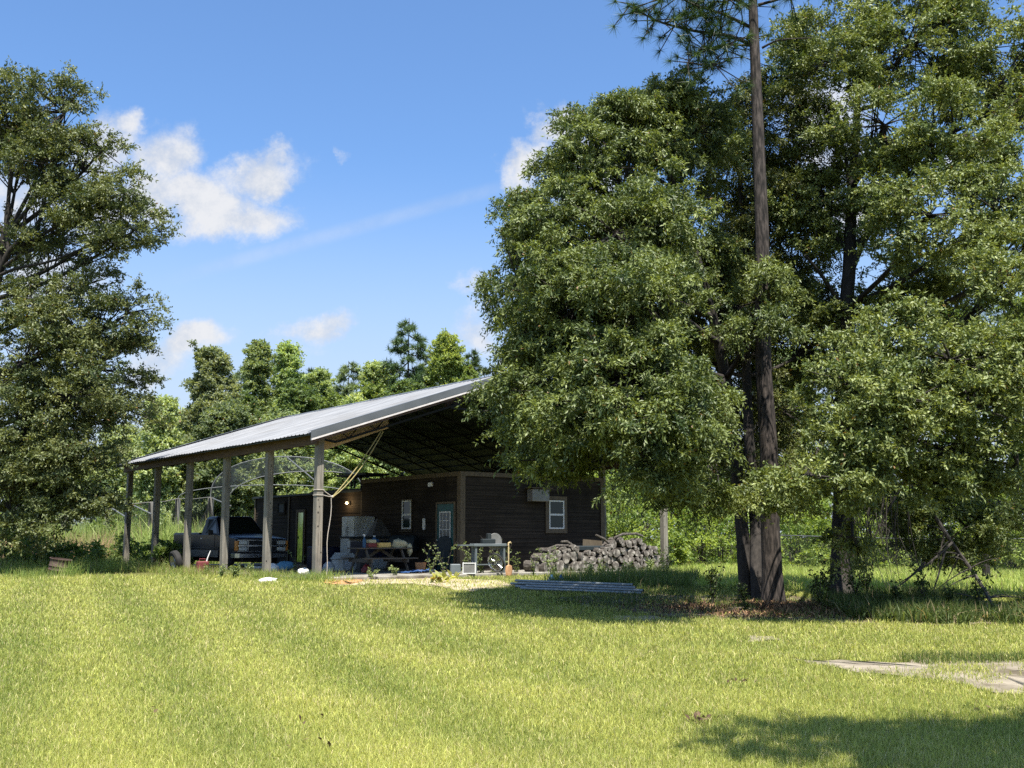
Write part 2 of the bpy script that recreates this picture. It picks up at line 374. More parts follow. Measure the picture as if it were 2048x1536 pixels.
# ------------------------------------------------------------------ ground
def axis(a, b, n, far):
    c = list(np.linspace(a, b, n)); s = (b - a) / n; x = b; k = s
    while x < far: k *= 1.35; x += k; c.append(x)
    x = a; k = s
    while x > -far: k *= 1.35; x -= k; c.insert(0, x)
    return np.array(c)
gx, gy = axis(-24, 22, 110, 900), axis(-4, 60, 130, 900)
X, Y = np.meshgrid(gx, gy); V = np.stack([X, Y, g(X, Y)], -1).reshape(-1, 3)
n, m = len(gx), len(gy); i = np.arange((m - 1) * (n - 1)); r_, c_ = i // (n - 1), i % (n - 1); q = r_ * n + c_
F = np.stack([q, q + 1, q + n + 1, q + n], 1)
gm, gnt, gout = newmat('lawn soil and thatch')
gb = gnt.nodes.new('ShaderNodeBsdfPrincipled'); gb.inputs['Roughness'].default_value = .95; gb.inputs['Specular IOR Level'].default_value = .1
gnt.links.new(gb.outputs[0], gout.inputs[0])
gv = mapping(gnt)
f1 = noise(gnt, gv, .9, 6); f2 = noise(gnt, gv, 14, 5, .7)
cA = ramp(gnt, f2, [(.3, (.035, .042, .012)), (.55, (.10, .105, .03)), (.75, (.20, .18, .07))])
cB = ramp(gnt, f2, [(.3, (.05, .055, .016)), (.6, (.14, .135, .045)), (.8, (.26, .22, .10))])
gnt.links.new(mixc(gnt, ramp(gnt, f1, [(.4, (0, 0, 0)), (.62, (1, 1, 1))]), cA, cB), gb.inputs['Base Color'])
gbp = gnt.nodes.new('ShaderNodeBump'); gbp.inputs['Strength'].default_value = .6; gbp.inputs['Distance'].default_value = .04
gnt.links.new(f2, gbp.inputs['Height']); gnt.links.new(gbp.outputs[0], gb.inputs['Normal'])
tag(np_mesh('ground', V, F, gm, smooth=True), kind='structure')

# bare patches: (name, list of photo-px outline on the ground, material)
M['sand'] = mat('pale sandy soil', (.33, .265, .175), (.50, .42, .30), 3.5, .95, spec=.1, bump=.4, dirt=(2.2, (.20, .155, .10)))
M['track'] = mat('grey sandy track', (.17, .145, .105), (.33, .285, .215), 3.0, .95, spec=.1, bump=.6, dirt=(1.6, (.11, .09, .06)))
M['clay'] = mat('orange clay', (.36, .17, .075), (.50, .27, .13), 5, .95, spec=.1, bump=.4)
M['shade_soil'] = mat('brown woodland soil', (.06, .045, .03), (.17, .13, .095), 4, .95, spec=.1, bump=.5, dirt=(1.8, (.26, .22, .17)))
def inside(px, py, poly):
    """vectorised point in polygon"""
    c = np.zeros(len(px), bool); n = len(poly)
    for i in range(n):
        x1, y1 = poly[i]; x2, y2 = poly[(i + 1) % n]
        with np.errstate(divide='ignore', invalid='ignore'):
            t = ((y1 > py) != (y2 > py)) & (px < (x2 - x1) * (py - y1) / (y2 - y1 + 1e-12) + x1)
        c ^= t
    return c
BARE = []
def patch(name, pxs, m, lift, wob=.12, seed=0, kind='structure', dens=1.0):
    pts = [G(*p)[:2] for p in pxs]; q = random.Random(seed); ring = []
    for i in range(len(pts)):
        a, b = np.array(pts[i]), np.array(pts[(i + 1) % len(pts)]); L = np.linalg.norm(b - a); k = max(2, int(L / .18))
        nrm = np.array((b[1] - a[1], a[0] - b[0])) / max(L, 1e-6)
        for j in range(k): ring.append(a + (b - a) * j / k + nrm * q.uniform(-wob, wob))
    cx = np.mean([p[0] for p in ring]); cy_ = np.mean([p[1] for p in ring])
    V = []; F = []; n = len(ring); rings = 6
    for t in range(rings):
        f = 1 - t / rings
        for p in ring:
            x, y = cx + (p[0] - cx) * f, cy_ + (p[1] - cy_) * f; V.append((x, y, float(g(x, y)) + lift))
    V.append((cx, cy_, float(g(cx, cy_)) + lift))
    for t in range(rings - 1):
        for i in range(n): j = (i + 1) % n; F.append((t * n + i, t * n + j, t * n + n + j, t * n + n + i))
    for i in range(n): F.append(((rings - 1) * n + i, (rings - 1) * n + (i + 1) % n, rings * n))
    o = np_mesh(name, V, F, m, smooth=True)
    # faces must look upwards
    if o.data.polygons[0].normal.z < 0: o.data.flip_normals()
    BARE.append(([tuple(p) for p in ring], dens)); return tag(o, kind=kind)
patch('sand_track', [(1585, 1321), (1680, 1323), (1780, 1327), (1860, 1323), (1950, 1322), (2050, 1326), (2250, 1330), (2250, 1412), (2120, 1402), (2050, 1394), (1960, 1378), (1850, 1362), (1750, 1350), (1660, 1338)], M['track'], .014, .14, 1, dens=.97)
patch('sand_path', [(672, 1159), (760, 1156), (860, 1157), (960, 1160), (1010, 1163), (1030, 1172), (940, 1184), (890, 1178), (830, 1168), (740, 1170), (680, 1172)], M['sand'], .012, .12, 2, dens=.62)
patch('clay_soil', [(648, 1158), (700, 1156), (730, 1162), (700, 1170), (655, 1170)], M['clay'], .018, .10, 3, dens=.7)
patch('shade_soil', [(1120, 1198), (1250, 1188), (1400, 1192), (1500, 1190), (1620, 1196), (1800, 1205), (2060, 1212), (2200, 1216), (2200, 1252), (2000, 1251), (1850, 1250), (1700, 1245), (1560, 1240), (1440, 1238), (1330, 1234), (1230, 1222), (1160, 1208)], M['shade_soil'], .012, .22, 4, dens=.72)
patch('sand_spot', [(1500, 1272), (1560, 1274), (1570, 1282), (1510, 1286), (1485, 1280)], M['track'], .012, .12, 5, dens=.5)
patch('sand_scrape', [(1230, 1232), (1300, 1233), (1340, 1240), (1290, 1244), (1225, 1240)], M['sand'], .012, .08, 6, dens=.6)

# ------------------------------------------------------------------ grass
def unit(v): return v / np.maximum(np.linalg.norm(v, axis=-1, keepdims=True), 1e-9)
def blades(pos, h, wd, lean, colr, name, label=None, kind='stuff', parent=None, matn='blade', tint=.14, tipc=None):
    n = len(pos); yaw = rng.uniform(0, 2 * np.pi, n); la = rng.uniform(0, 2 * np.pi, n); le = np.abs(rng.normal(0, 1, n)) * lean * h
    wv_ = np.stack([np.cos(yaw), np.sin(yaw), np.zeros(n)], -1) * (wd / 2)[:, None]
    off = np.stack([np.cos(la) * le, np.sin(la) * le, np.zeros(n)], -1)
    mid = pos + off * .35; mid[:, 2] += h * .58
    tip = pos + off; tip[:, 2] += h * np.sqrt(np.maximum(.2, 1 - (le / np.maximum(h, 1e-6)) ** 2 * .6))
    V = np.stack([pos - wv_, pos + wv_, mid + wv_ * .8, mid - wv_ * .8, tip], 1).reshape(-1, 3)
    b = np.arange(n) * 5
    F = np.concatenate([np.stack([b, b + 1, b + 2], 1), np.stack([b, b + 2, b + 3], 1), np.stack([b + 3, b + 2, b + 4], 1)])
    cc = np.repeat(colr, 5, 0)
    if tipc is not None: cc.reshape(n, 5, 3)[:, 4] = tipc
    return np_mesh(name, V, F, M[matn], parent, colors=np.clip(cc, .004, .9))
def bare_filter(pos):
    keep = np.ones(len(pos), bool)
    for poly, d in BARE:
        a = np.array(poly); bb = (pos[:, 0] > a[:, 0].min()) & (pos[:, 0] < a[:, 0].max()) & (pos[:, 1] > a[:, 1].min()) & (pos[:, 1] < a[:, 1].max())
        ix = np.where(bb)[0]; ins = inside(pos[ix, 0], pos[ix, 1], poly); j = ix[ins]; f = np.clip(.88 + .8 * fbm(pos[j, 0], pos[j, 1], 2.6, 5), .35, 1.06); keep[j] &= rng.random(len(j)) > d * f
        cen_ = a.mean(0); big = [tuple(cen_ + (p - cen_) * 1.16 + np.sign(p - cen_) * .12) for p in a]; ab = np.array(big); bb = (pos[:, 0] > ab[:, 0].min()) & (pos[:, 0] < ab[:, 0].max()) & (pos[:, 1] > ab[:, 1].min()) & (pos[:, 1] < ab[:, 1].max()); ix = np.where(bb)[0]; j = ix[inside(pos[ix, 0], pos[ix, 1], big)]; keep[j] &= (rng.random(len(j)) > .45 * d * np.clip(.5 + 1.2 * fbm(pos[j, 0], pos[j, 1], 3.1, 6), 0, 1))
    return keep
def fbm(x, y, s, seed=0):
    q = np.random.default_rng(seed); o = np.zeros_like(x); a = 1
    for k in range(5):
        for _ in range(2):
            t = q.uniform(0, 2 * np.pi); o += a * np.sin((x * np.cos(t) + y * np.sin(t)) * s * q.uniform(.8, 1.3) + q.uniform(0, 6.3))
        a *= .6; s *= 2
    return o / 3
def barn_xy(x, y):
    dx, dy = x - OB[0], y - OB[1]; c, s = math.cos(AB), math.sin(AB); return dx * c + dy * s, -dx * s + dy * c
OB = np.array((-5.13, 28.0)); AB = R(38.0)
NB = 1050000
iy = rng.uniform(1 / 6.0, 1 / 6.0, NB)
u_ = rng.random(NB); k0, k1 = 1 / 6.2, 1 / 44.0
yb = 1 / (k1 + (k0 - k1) * (1 - u_) ** 1.0)
xb = rng.uniform(-1, 1, NB); xb = xb * (.54 * yb + 3.6 * rng.random(NB) + .6)
bx_, by_ = barn_xy(xb, yb)
ok = ~((bx_ > -.1) & (by_ > -.15)) & ~((xb < -8.5) & (yb > 31.5 + .0 * xb))
pos = np.stack([xb, yb, g(xb, yb)], -1)[ok]; ok2 = bare_filter(pos); pos = pos[ok2]
n = len(pos); x, y = pos[:, 0], pos[:, 1]
st = np.sin((x * .80 + y * .34) * 4.0 + fbm(x, y, .5, 3) * .7)          # mower passes
pt = fbm(x, y, .55, 1); pt2 = fbm(x, y, 2.3, 2)
t = np.clip(.61 + .18 * st * np.clip((5 - x) / 6, 0, 1) + .11 * pt + .11 * pt2 + rng.normal(0, .22, n), 0, 1)[:, None]
cG = np.array((.165, .24, .045)); cY = np.array((.56, .565, .155))
cl = cG * (1 - t) + cY * t
straw = rng.random(n) < (.10 + .10 * np.clip(pt2, 0, 1)); cl[straw] = np.array((.68, .60, .30)) * rng.uniform(.75, 1.1, (straw.sum(), 1))
shd = S(1, -1, (y - (22.5 - .0 * x))) ; 
cl *= rng.uniform(.6, 1.3, (n, 1))
h = rng.uniform(.03, .095, n) * (.92 + .15 * pt2 - .08 * st * (x < 2)) * np.where(rng.random(n) < .03, 1.4, 1) * (1 + .9 * S(23, 29, y) * (x < -4))
h = np.maximum(h, .02); wd = np.clip(.0054 * (y / 9.0) ** .85, .0045, .017) * rng.uniform(.7, 1.3, n)
blades(pos, h, wd, .75, cl, 'lawn_grass'); tag(bpy.data.objects['lawn_grass'], 'mown yellow-green lawn grass across the foreground', 'grass', kind='stuff')
grass_patch_later = None
# longer green tongues beside the track
def scatter(n, pxpoly):
    pts = np.array([G(*p)[:2] for p in pxpoly]); a, b = pts.min(0), pts.max(0); out = np.zeros((0, 2))
    while len(out) < n:
        c = rng.uniform(a, b, (n * 3, 2)); out = np.concatenate([out, c[inside(c[:, 0], c[:, 1], [tuple(p) for p in pts])]])
    return out[:n]
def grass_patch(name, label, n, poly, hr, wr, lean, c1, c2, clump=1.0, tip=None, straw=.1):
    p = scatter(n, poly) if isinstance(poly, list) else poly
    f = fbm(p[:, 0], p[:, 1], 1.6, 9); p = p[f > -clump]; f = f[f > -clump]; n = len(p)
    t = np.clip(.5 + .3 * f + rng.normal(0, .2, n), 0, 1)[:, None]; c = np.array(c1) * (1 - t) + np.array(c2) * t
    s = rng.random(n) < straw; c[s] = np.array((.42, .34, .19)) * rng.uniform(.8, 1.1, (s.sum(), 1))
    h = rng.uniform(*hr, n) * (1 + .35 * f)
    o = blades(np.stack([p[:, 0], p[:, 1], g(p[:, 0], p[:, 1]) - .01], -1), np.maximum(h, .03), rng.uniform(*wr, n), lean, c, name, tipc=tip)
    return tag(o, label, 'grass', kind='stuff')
grass_patch('long_grass', 'longer green grass along the near edge of the sandy track', 5200, [(1640, 1372), (1800, 1388), (1960, 1412), (2200, 1450), (2200, 1500), (1950, 1470), (1780, 1440), (1650, 1405)], (.05, .12), (.004, .007), .5, (.17, .25, .045), (.50, .52, .14), clump=.15)
grass_patch('grass_tufts', 'dark grass tufts on the far edge of the sandy track', 2200, [(1770, 1322), (1850, 1314), (1960, 1316), (2050, 1314), (2050, 1326), (1950, 1330), (1850, 1332)], (.05, .13), (.005, .009), .6, (.05, .10, .02), (.16, .20, .05))
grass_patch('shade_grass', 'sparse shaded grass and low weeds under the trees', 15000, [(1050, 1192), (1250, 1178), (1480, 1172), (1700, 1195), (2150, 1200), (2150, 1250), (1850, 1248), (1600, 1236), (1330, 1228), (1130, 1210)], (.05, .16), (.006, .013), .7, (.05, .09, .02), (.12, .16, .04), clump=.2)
def wpoly(n, pts):
    a, b = np.array(pts).min(0), np.array(pts).max(0); out = np.zeros((0, 2))
    while len(out) < n:
        c = rng.uniform(a, b, (n * 2, 2)); out = np.concatenate([out, c[inside(c[:, 0], c[:, 1], pts)]])
    return out[:n]
grass_patch('far_meadow', 'bright sunlit meadow grass behind the tree trunks', 0, wpoly(70000, [(3.5, 26), (5, 23.3), (9, 22.6), (18, 22.6), (40, 46), (12, 50), (6, 40)]), (.08, .28), (.010, .022), .6, (.24, .36, .06), (.54, .60, .16))
grass_patch('tall_grass', 'tall seeding grass along the left edge of the lawn', 0, wpoly(30000, [(-24, 33.5), (-17, 32.2), (-13.5, 32.4), (-12.2, 34.8), (-11.6, 36.5), (-12.5, 41), (-16, 46), (-30, 42)]), (.15, .58), (.008, .016), .55, (.16, .26, .05), (.42, .48, .14), straw=.14)
grass_patch('dry_grass', 'pinkish dry grass heads in the field beyond the lawn', 0, wpoly(16000, [(-30, 42), (-20, 42), (-16.5, 44), (-17.5, 48), (-30, 48)]), (.5, 1.35), (.012, .022), .35, (.42, .27, .17), (.52, .37, .24), straw=.25)
grass_patch('field_weeds', 'rank green weeds in the field behind the posts', 0, wpoly(50000, [(-40, 48), (-15.8, 45), (-14.8, 42), (-11, 46.5), (-8, 58), (-20, 66), (-44, 62)]), (.5, 2.0), (.025, .06), .35, (.18, .27, .06), (.42, .50, .16), clump=.4)
grass_patch('post_grass', 'long unmown grass around the left row of posts', 0, wpoly(11000, [(-4.6, 27.4), (-5.6, 27.2), (-9.4, 31.6), (-12.4, 35.4), (-14.2, 39.6), (-13.4, 40), (-8.6, 33.0), (-5.0, 28.2)]), (.08, .34), (.006, .012), .6, (.13, .23, .04), (.36, .38, .10), clump=.25, straw=.22)
# ------------------------------------------------------------------ pole barn (local x = across the gable, y = along the eaves, z up)
GZ = .36; OBZ = (OB[0], OB[1], GZ)
def barn_pt(x, y, z=0.0):
    c, s = math.cos(AB), math.sin(AB); return (OB[0] + x * c - y * s, OB[1] + x * s + y * c, GZ + z)
def in_barn(name, label, cat, x, y, z=0.0, rz=0.0, group=None): return thing(name, label, cat, barn_pt(x, y, z), AB + rz, group)
SLAB = .10
mb = MB(); mb.bbox((-.15, -.18, -.25), (13.2, 15.6, SLAB), .02)
sl_o = mb.build('concrete_slab', M['concrete']); sl_o.location = OBZ; sl_o.rotation_euler = (0, 0, AB)
tag(sl_o, 'cracked concrete floor slab under the pole barn roof', 'concrete floor')

barn = in_barn('pole_barn', 'open pole barn with grey metal gable roof on weathered wooden posts', 'barn', 0, 0)
XR, SLP, XE, Z0 = 6.53, .333, -.47, 3.85
def rz_(x): return Z0 + SLP * ((x if x <= XR else 2 * XR - x) - XE)
XW = 2 * XR - XE
Y0R, Y1R = -.36, 15.45
def roof_sheet(x0, x1, dz, rib, yoff=0):
    ys = []; 
    y = Y0R
    while y < Y1R - .02:
        ys += [(y, 0), (y + .145, 0), (y + .17, rib), (y + .20, rib), (y + .225, 0)]; y += .229
    ys = [(a, b) for a, b in ys if a <= Y1R]; V = []; F = []; xs = np.linspace(x0, x1, 9)
    q = random.Random(5)
    for a, b in ys:
        for k, x in enumerate(xs): V.append((x, a, rz_(x) + dz + b + .006 * math.sin(a * 3 + x)))
    n = len(xs)
    for i in range(len(ys) - 1):
        for k in range(n - 1): F.append((i * n + k, i * n + k + 1, (i + 1) * n + k + 1, (i + 1) * n + k))
    return V, F
def shell(V, F, t):
    n = len(V); V2 = V + [(x, y, z - t) for x, y, z in V]; return V2, F + [tuple(n + i for i in reversed(f)) for f in F]
for nm, x0, x1 in (('roof', XE, XR), ('roof', XR, XW)):
    V, F = roof_sheet(x0, x1, 0, .022); V, F = shell(V, F, .004); rf = np_mesh(nm, V, F, M['roof'], barn)
    V = []; F = []
    for i, yv in enumerate((Y0R + .03, Y1R - .03)):
        for k, x in enumerate((x0 + (.05 if x0 == XE else 0), x1 - (.05 if x1 == XW else 0))): V.append((x, yv, rz_(x) - .03))
    V += [(a, b, z - .03) for a, b, z in V[:4]]
    np_mesh('roof_lining', V, [(0, 1, 3, 2), (4, 6, 7, 5), (0, 4, 5, 1), (2, 3, 7, 6), (0, 2, 6, 4), (1, 5, 7, 3)], M['under'], rf)
mb = MB()
for sgn in (-1, 1):
    x1 = XR + sgn * .22; a, b = sorted((XR, x1))
    mb.add([(XR, Y0R - .03, rz_(XR) + .045), (x1, Y0R - .03, rz_(x1) + .034), (x1, Y1R + .03, rz_(x1) + .034), (XR, Y1R + .03, rz_(XR) + .045),
            (XR, Y0R - .03, rz_(XR) + .03), (x1, Y0R - .03, rz_(x1) + .02), (x1, Y1R + .03, rz_(x1) + .02), (XR, Y1R + .03, rz_(XR) + .03)],
           [(0, 1, 2, 3), (7, 6, 5, 4), (0, 4, 5, 1), (2, 6, 7, 3), (1, 5, 6, 2)])
mb.build('ridge_cap', M['trim'], barn)
def rake(name, y0, y1, top, bot, m, x_in=0.0):
    mb = MB()
    for xa, xb in ((XE + x_in, XR), (XR, XW - x_in)):
        za, zb = rz_(xa), rz_(xb)
        mb.hexa([(xa, y0, za + bot), (xb, y0, zb + bot), (xb, y1, zb + bot), (xa, y1, za + bot), (xa, y0, za + top), (xb, y0, zb + top), (xb, y1, zb + top), (xa, y1, za + top)])
    return mb.build(name, m, barn)
rake('gable_trim', Y0R - .035, Y0R - .015, .05, -.13, M['trim']); rake('gable_trim', Y0R - .035, Y0R + .16, .062, .051, M['trim'])
rake('drip_edge', Y0R - .028, Y0R + .03, -.133, -.195, M['white_trim'], .02)
rake('rake_board', Y0R + .035, Y0R + .075, -.05, -.27, M['fascia'], .06)
rake('gable_trim', Y1R + .01, Y1R + .03, .06, -.12, M['trim']); rake('gable_trim', Y1R - .22, Y1R + .03, .075, .062, M['trim'])
# eave boards, posts, trusses, purlins
for x0, x1, xt in ((-.20, -.155, -.2), (2 * XR + .155, 2 * XR + .20, .2)):
    mb = MB(); q = random.Random(3); y = -.22
    while y < 15.4:
        y1 = min(15.4, y + 3.05); mb.box((x0, y + .004, 3.60 + q.uniform(-.02, .01)), (x1, y1, 3.875)); y = y1
    mb.build('eave_board', M['beam'], barn)
PY = [3.05 * i for i in range(6)]
q = random.Random(21)
for side, xc in ((0, 0.0), (1, 2 * XR)):
    for i, y in enumerate(PY):
        mb = MB(); s = .098; n = 7; hgt = 3.80
        lean = q.uniform(-.02, .02)
        mb.bbox((xc - s, y - s, -.3), (xc + s, y + s, hgt), .012, Matrix.Rotation(lean * .3, 4, 'Y'))
        # checks: long drying cracks along the grain
        mb.cur = 1
        for k in range(5):
            z = q.uniform(.3, 3.0); L = q.uniform(.3, .9); xx = q.uniform(-.07, .07); mb.box((xc + xx, y - s - .0015, z), (xc + xx + q.uniform(.003, .008), y - s + .01, z + L))
        for k in range(5):
            z = q.uniform(.4, 3.2); xx = q.uniform(-.07, .07); r = q.uniform(.012, .024)
            mb.add([(xc + xx + r * math.cos(t) * .9, y - s - .002, z + r * 1.3 * math.sin(t)) for t in np.linspace(0, 6.28, 9)[:-1]], [tuple(range(7, -1, -1))])
        mb.build('post', [M['post'], M['oak_bark']], barn)
for y in PY:
    yy_ = y + .16 if y < 15 else y - .16; mb = MB()
    for xa, xb in ((.0, XR), (XR, 2 * XR)):
        def top(x): return rz_(x) - .14
        d = .34
        mb.bar((xa, yy_, top(xa)), (xb, yy_, top(xb)), .07)
        # bottom chord meets the top chord at the post
        L = xb - xa; k0 = xa + .5 if xa == 0 else xb - .5
        pts = [(x, yy_, top(x) - d) for x in ((xa + .55, XR - .25) if xa == 0 else (XR + .25, xb - .55))]
        mb.bar(pts[0], pts[1], .06)
        e = (0.0, yy_, top(0) - .08) if xa == 0 else (2 * XR, yy_, top(2 * XR) - .08)
        mb.bar(e, pts[0] if xa == 0 else pts[1], .055)
        xs = np.arange(xa + .55, xb - .5, .42)
        for j, x in enumerate(xs[:-1]):
            a, b = (x, top(x)), (xs[j + 1], top(xs[j + 1]) - d)
            if j % 2: a, b = (x, top(x) - d), (xs[j + 1], top(xs[j + 1]))
            mb.tube([(a[0], yy_, a[1]), (b[0], yy_, b[1])], .017, 5)
    mb.bar((XR - 2.2, yy_, rz_(XR - 2.2) - .52), (XR + 2.2, yy_, rz_(XR + 2.2) - .52), .05)
    mb.bar((XR, yy_, rz_(XR) - .2), (XR, yy_, rz_(XR - 2.2) - .52), .04)
    mb.build('roof_truss', M['steel'], barn)
mb = MB()
for x in list(np.arange(.3, XR, .62)) + list(np.arange(XR + .3, 2 * XR, .62)): mb.box((x, -.2, rz_(x) - .115), (x + .045, 15.35, rz_(x) - .066))
mb.build('purlin', M['under'], barn)
mb = MB()
mb.hexa([(.22, .24, rz_(.22) - .62), (2.25, .24, rz_(2.25) - .56), (2.25, .265, rz_(2.25) - .56), (.22, .265, rz_(.22) - .62), (.22, .24, rz_(.22) - .15), (2.25, .24, rz_(2.25) - .17), (2.25, .265, rz_(2.25) - .17), (.22, .265, rz_(.22) - .15)])
mb.build('gable_panel', M['osb'], barn)
mb = MB()
mb.hexa([(4.2, .24, rz_(4.2) - .5), (XR, .24, rz_(XR) - .5), (XR, .265, rz_(XR) - .5), (4.2, .265, rz_(4.2) - .5), (4.2, .24, rz_(4.2) - .15), (XR, .24, rz_(XR) - .15), (XR, .265, rz_(XR) - .15), (4.2, .265, rz_(4.2) - .15)])
mb.build('gable_panel', M['fascia'], barn)

# satellite dish on the ridge
t = in_barn('satellite_dish', 'small pale satellite dish on the barn roof ridge', 'satellite dish', XR + .1, .3, rz_(XR) + .03, -AB)
Mx = Matrix.Translation((0, 0, .26)) @ Matrix.Rotation(R(38), 4, 'X') 
mb = MB(); prof = [(r, .16 * (r / .30) ** 2 * .5) for r in np.linspace(.001, .30, 8)]; mb.lathe(prof + [(r, z - .012) for r, z in reversed(prof)], 24, Mx)
autosmooth(mb.build('reflector', M['white_enamel'], t))
mb = MB(); mb.tube([(0, 0, 0), (0, 0.02, .25)], .018, 8); mb.build('mount_arm', M['grey_sheet'], t); mb = MB(); mb.tube([tuple(Mx @ Vector((0, -.28, .05))), tuple(Mx @ Vector((0, -.08, .34)))], .012, 6); mb.build('receiver_arm', M['grey_sheet'], t)
mb = MB(); mb.bbox((-.03, -.03, -.03), (.03, .03, .03), .008, Matrix.Translation(Mx @ Vector((0, -.08, .34)))); mb.build('receiver', M['grey_sheet'], t)

# ------------------------------------------------------------------ cabin inside the barn
HX0, HX1, HY0, HY1, HH = 5.96, 12.0, 1.90, 8.07, 3.08
cabin = in_barn('cabin', 'brown board-sided cabin with green door under the barn roof', 'cabin', 0, 0, SLAB)
def siding(L, H, seed, course=.19, live=.010):
    """overlapping boards in the plane y=0 facing -y, x 0..L, z 0..H"""
    q = random.Random(seed); V = []; F = []; z = 0.0
    while z < H - .02:
        h = min(course * q.uniform(.6, 1.35), H - z); nseg = max(2, int(L / .3)); ph = [q.uniform(0, 6.28) for _ in range(4)]
        b = len(V); brk = [q.uniform(.3, .7) * L]
        for i in range(nseg + 1):
            x = L * i / nseg; wv_ = live * (math.sin(x * 2.1 + ph[0]) + .6 * math.sin(x * 5.3 + ph[1]) + .4 * math.sin(x * 11 + ph[2])) / 1.6
            zb = z - .03 + wv_ if z > 0 else 0
            V += [(x, -.020 + .004 * math.sin(x * 1.7 + ph[3]), zb), (x, -.010, zb + .001), (x, -.008, z + h)]
        for i in range(nseg):
            k = b + i * 3; F += [(k, k + 3, k + 5, k + 2), (k + 1, k + 4, k + 3, k)]
        z += h
    return V, F
def wall(name, parent, org, rz, L, H, seed, m='siding', course=.18):
    V, F = siding(L, H, seed, course); b = len(V)
    V += [(0, 0, 0), (L, 0, 0), (L, .1, 0), (0, .1, 0), (0, 0, H), (L, 0, H), (L, .1, H), (0, .1, H)]
    F += [tuple(b + i for i in f) for f in [(3, 2, 1, 0), (4, 5, 6, 7), (0, 1, 5, 4), (1, 2, 6, 5), (2, 3, 7, 6), (3, 0, 4, 7)]]
    o = np_mesh(name, V, F, M[m], parent); o.location = org; o.rotation_euler = (0, 0, rz); return o
# front wall faces -y; side wall faces -x (local x runs along +... y decreasing)
wall('wall', cabin, (HX0, HY0, 0), 0, HX1 - HX0, HH, 1)
wall('wall', cabin, (HX0, HY1, 0), -math.pi / 2, HY1 - HY0, HH, 2)
wall('wall', cabin, (HX1, HY0, 0), math.pi / 2, HY1 - HY0, HH, 3)
wall('wall', cabin, (HX1, HY1, 0), math.pi, HX1 - HX0, HH, 4)
mb = MB(); mb.box((HX0 + .02, HY0 + .02, HH - .06), (HX1 - .02, HY1 - .02, HH - .01)); mb.build('ceiling_deck', M['osb'], cabin)
mb = MB(); e = .055
mb.box((HX0 - e, HY0 - e, 0), (HX0 + .13, HY0 - .036, HH + .02)); mb.box((HX0 - e, HY0 - .036, 0), (HX0 - .036, HY0 + .14, HH + .02)); mb.build('corner_board', M['casing'], cabin); mb = MB()
mb.box((HX1 - .12, HY0 - e, 0), (HX1 + e, HY0 - .036, HH + .02)); mb.build('corner_board', M['casing'], cabin)
mb = MB(); mb.box((HX0 + .13, HY0 - .058, HH - .11), (HX1 - .12, HY0 - .036, HH + .025)); mb.build('top_board', M['casing'], cabin); mb = MB(); mb.box((HX0 - .058, HY0 + .14, HH - .11), (HX0 - .036, HY1, HH + .025))
mb.build('top_board', M['casing'], cabin)
def framed(parent, kind, W_, H_, org, rz, casing=.1, m_casing='casing', m_frame='white_frame', rail=True, name='window', pane='glass'):
    """window standing proud of a wall: casing > frame > pane; plane y=0 is the wall, facing -y, x 0..W"""
    mb = MB(); c = casing
    mb.box((-c, -.062, -c), (0, -.036, H_ + c)); mb.box((W_, -.062, -c), (W_ + c, -.036, H_ + c))
    mb.box((0, -.062, H_), (W_, -.036, H_ + c)); mb.box((0, -.062, -c), (W_, -.036, 0))
    o = mb.build(name, M[m_casing], parent); o.location = org; o.rotation_euler = (0, 0, rz)
    mb = MB(); f = .045
    mb.box((.002, -.075, .002), (f, -.03, H_ - .002)); mb.box((W_ - f, -.075, .002), (W_ - .002, -.03, H_ - .002)); mb.box((f, -.075, H_ - f), (W_ - f, -.03, H_ - .002)); mb.box((f, -.075, .002), (W_ - f, -.03, f))
    if rail: mb.box((f, -.07, H_ * .5 - .03), (W_ - f, -.03, H_ * .5 + .03))
    mb.build('frame', M[m_frame], o)
    mb = MB(); mb.box((f, -.046, f), (W_ - f, -.042, H_ - f)); mb.build('pane', M[pane], o)
    return o
framed(cabin, 'w', .66, .95, (HX0 + 3.56, HY0, 1.324), 0, .137)
wn = framed(cabin, 'w', .56, .95, (HX0, HY0 + 3.36, 1.324), -math.pi / 2, .045)
mb = MB(); mb.box((-.07, -.12, -.10), (.63, -.063, -.065)); mb.build('sill', M['casing'], wn)
mb = MB(); mb.box((.10, -.0415, .49), (.46, -.040, .88)); mb.build('pane_reflection', M['cream_cloth'], wn)  # cream sheet standing in for the pale reflection in this window
# green door in the side wall
DY0, DW, DH = HY0 + 1.22, .93, 2.10
d = MB(); d.bbox((0, -.07, .02), (DW, -.036, DH), .004)
do = d.build('door', M['door_green'], cabin); do.location = (HX0, DY0, 0); do.rotation_euler = (0, 0, -math.pi / 2)
mb = MB(); mb.box((-.07, -.085, 0), (-.002, -.036, DH + .07)); mb.box((DW + .002, -.085, 0), (DW + .07, -.036, DH + .07)); mb.box((-.002, -.085, DH + .003), (DW + .002, -.036, DH + .07)); mb.build('door_frame', M['casing'], do)
mb = MB(); mb.box((.16, -.079, 1.0), (DW - .16, -.0705, 1.86)); mb.build('pane', M['glass'], do)
mb = MB(); a, b, z0, z1 = .16, DW - .16, 1.0, 1.86
for x in (a, b - .035): mb.box((x, -.09, z0), (x + .035, -.0795, z1))
for x in (a + .19, a + .38): mb.box((x - .009, -.088, z0 + .035), (x + .009, -.0795, z1 - .035))
for z in (z0, z1 - .035): mb.box((a + .035, -.09, z), (b - .035, -.0795, z + .035))
for z in (z0 + .29, z0 + .57): mb.box((a + .036, -.087, z - .009), (b - .036, -.0797, z + .009))
mb.build('grille', M['white_frame'], do)
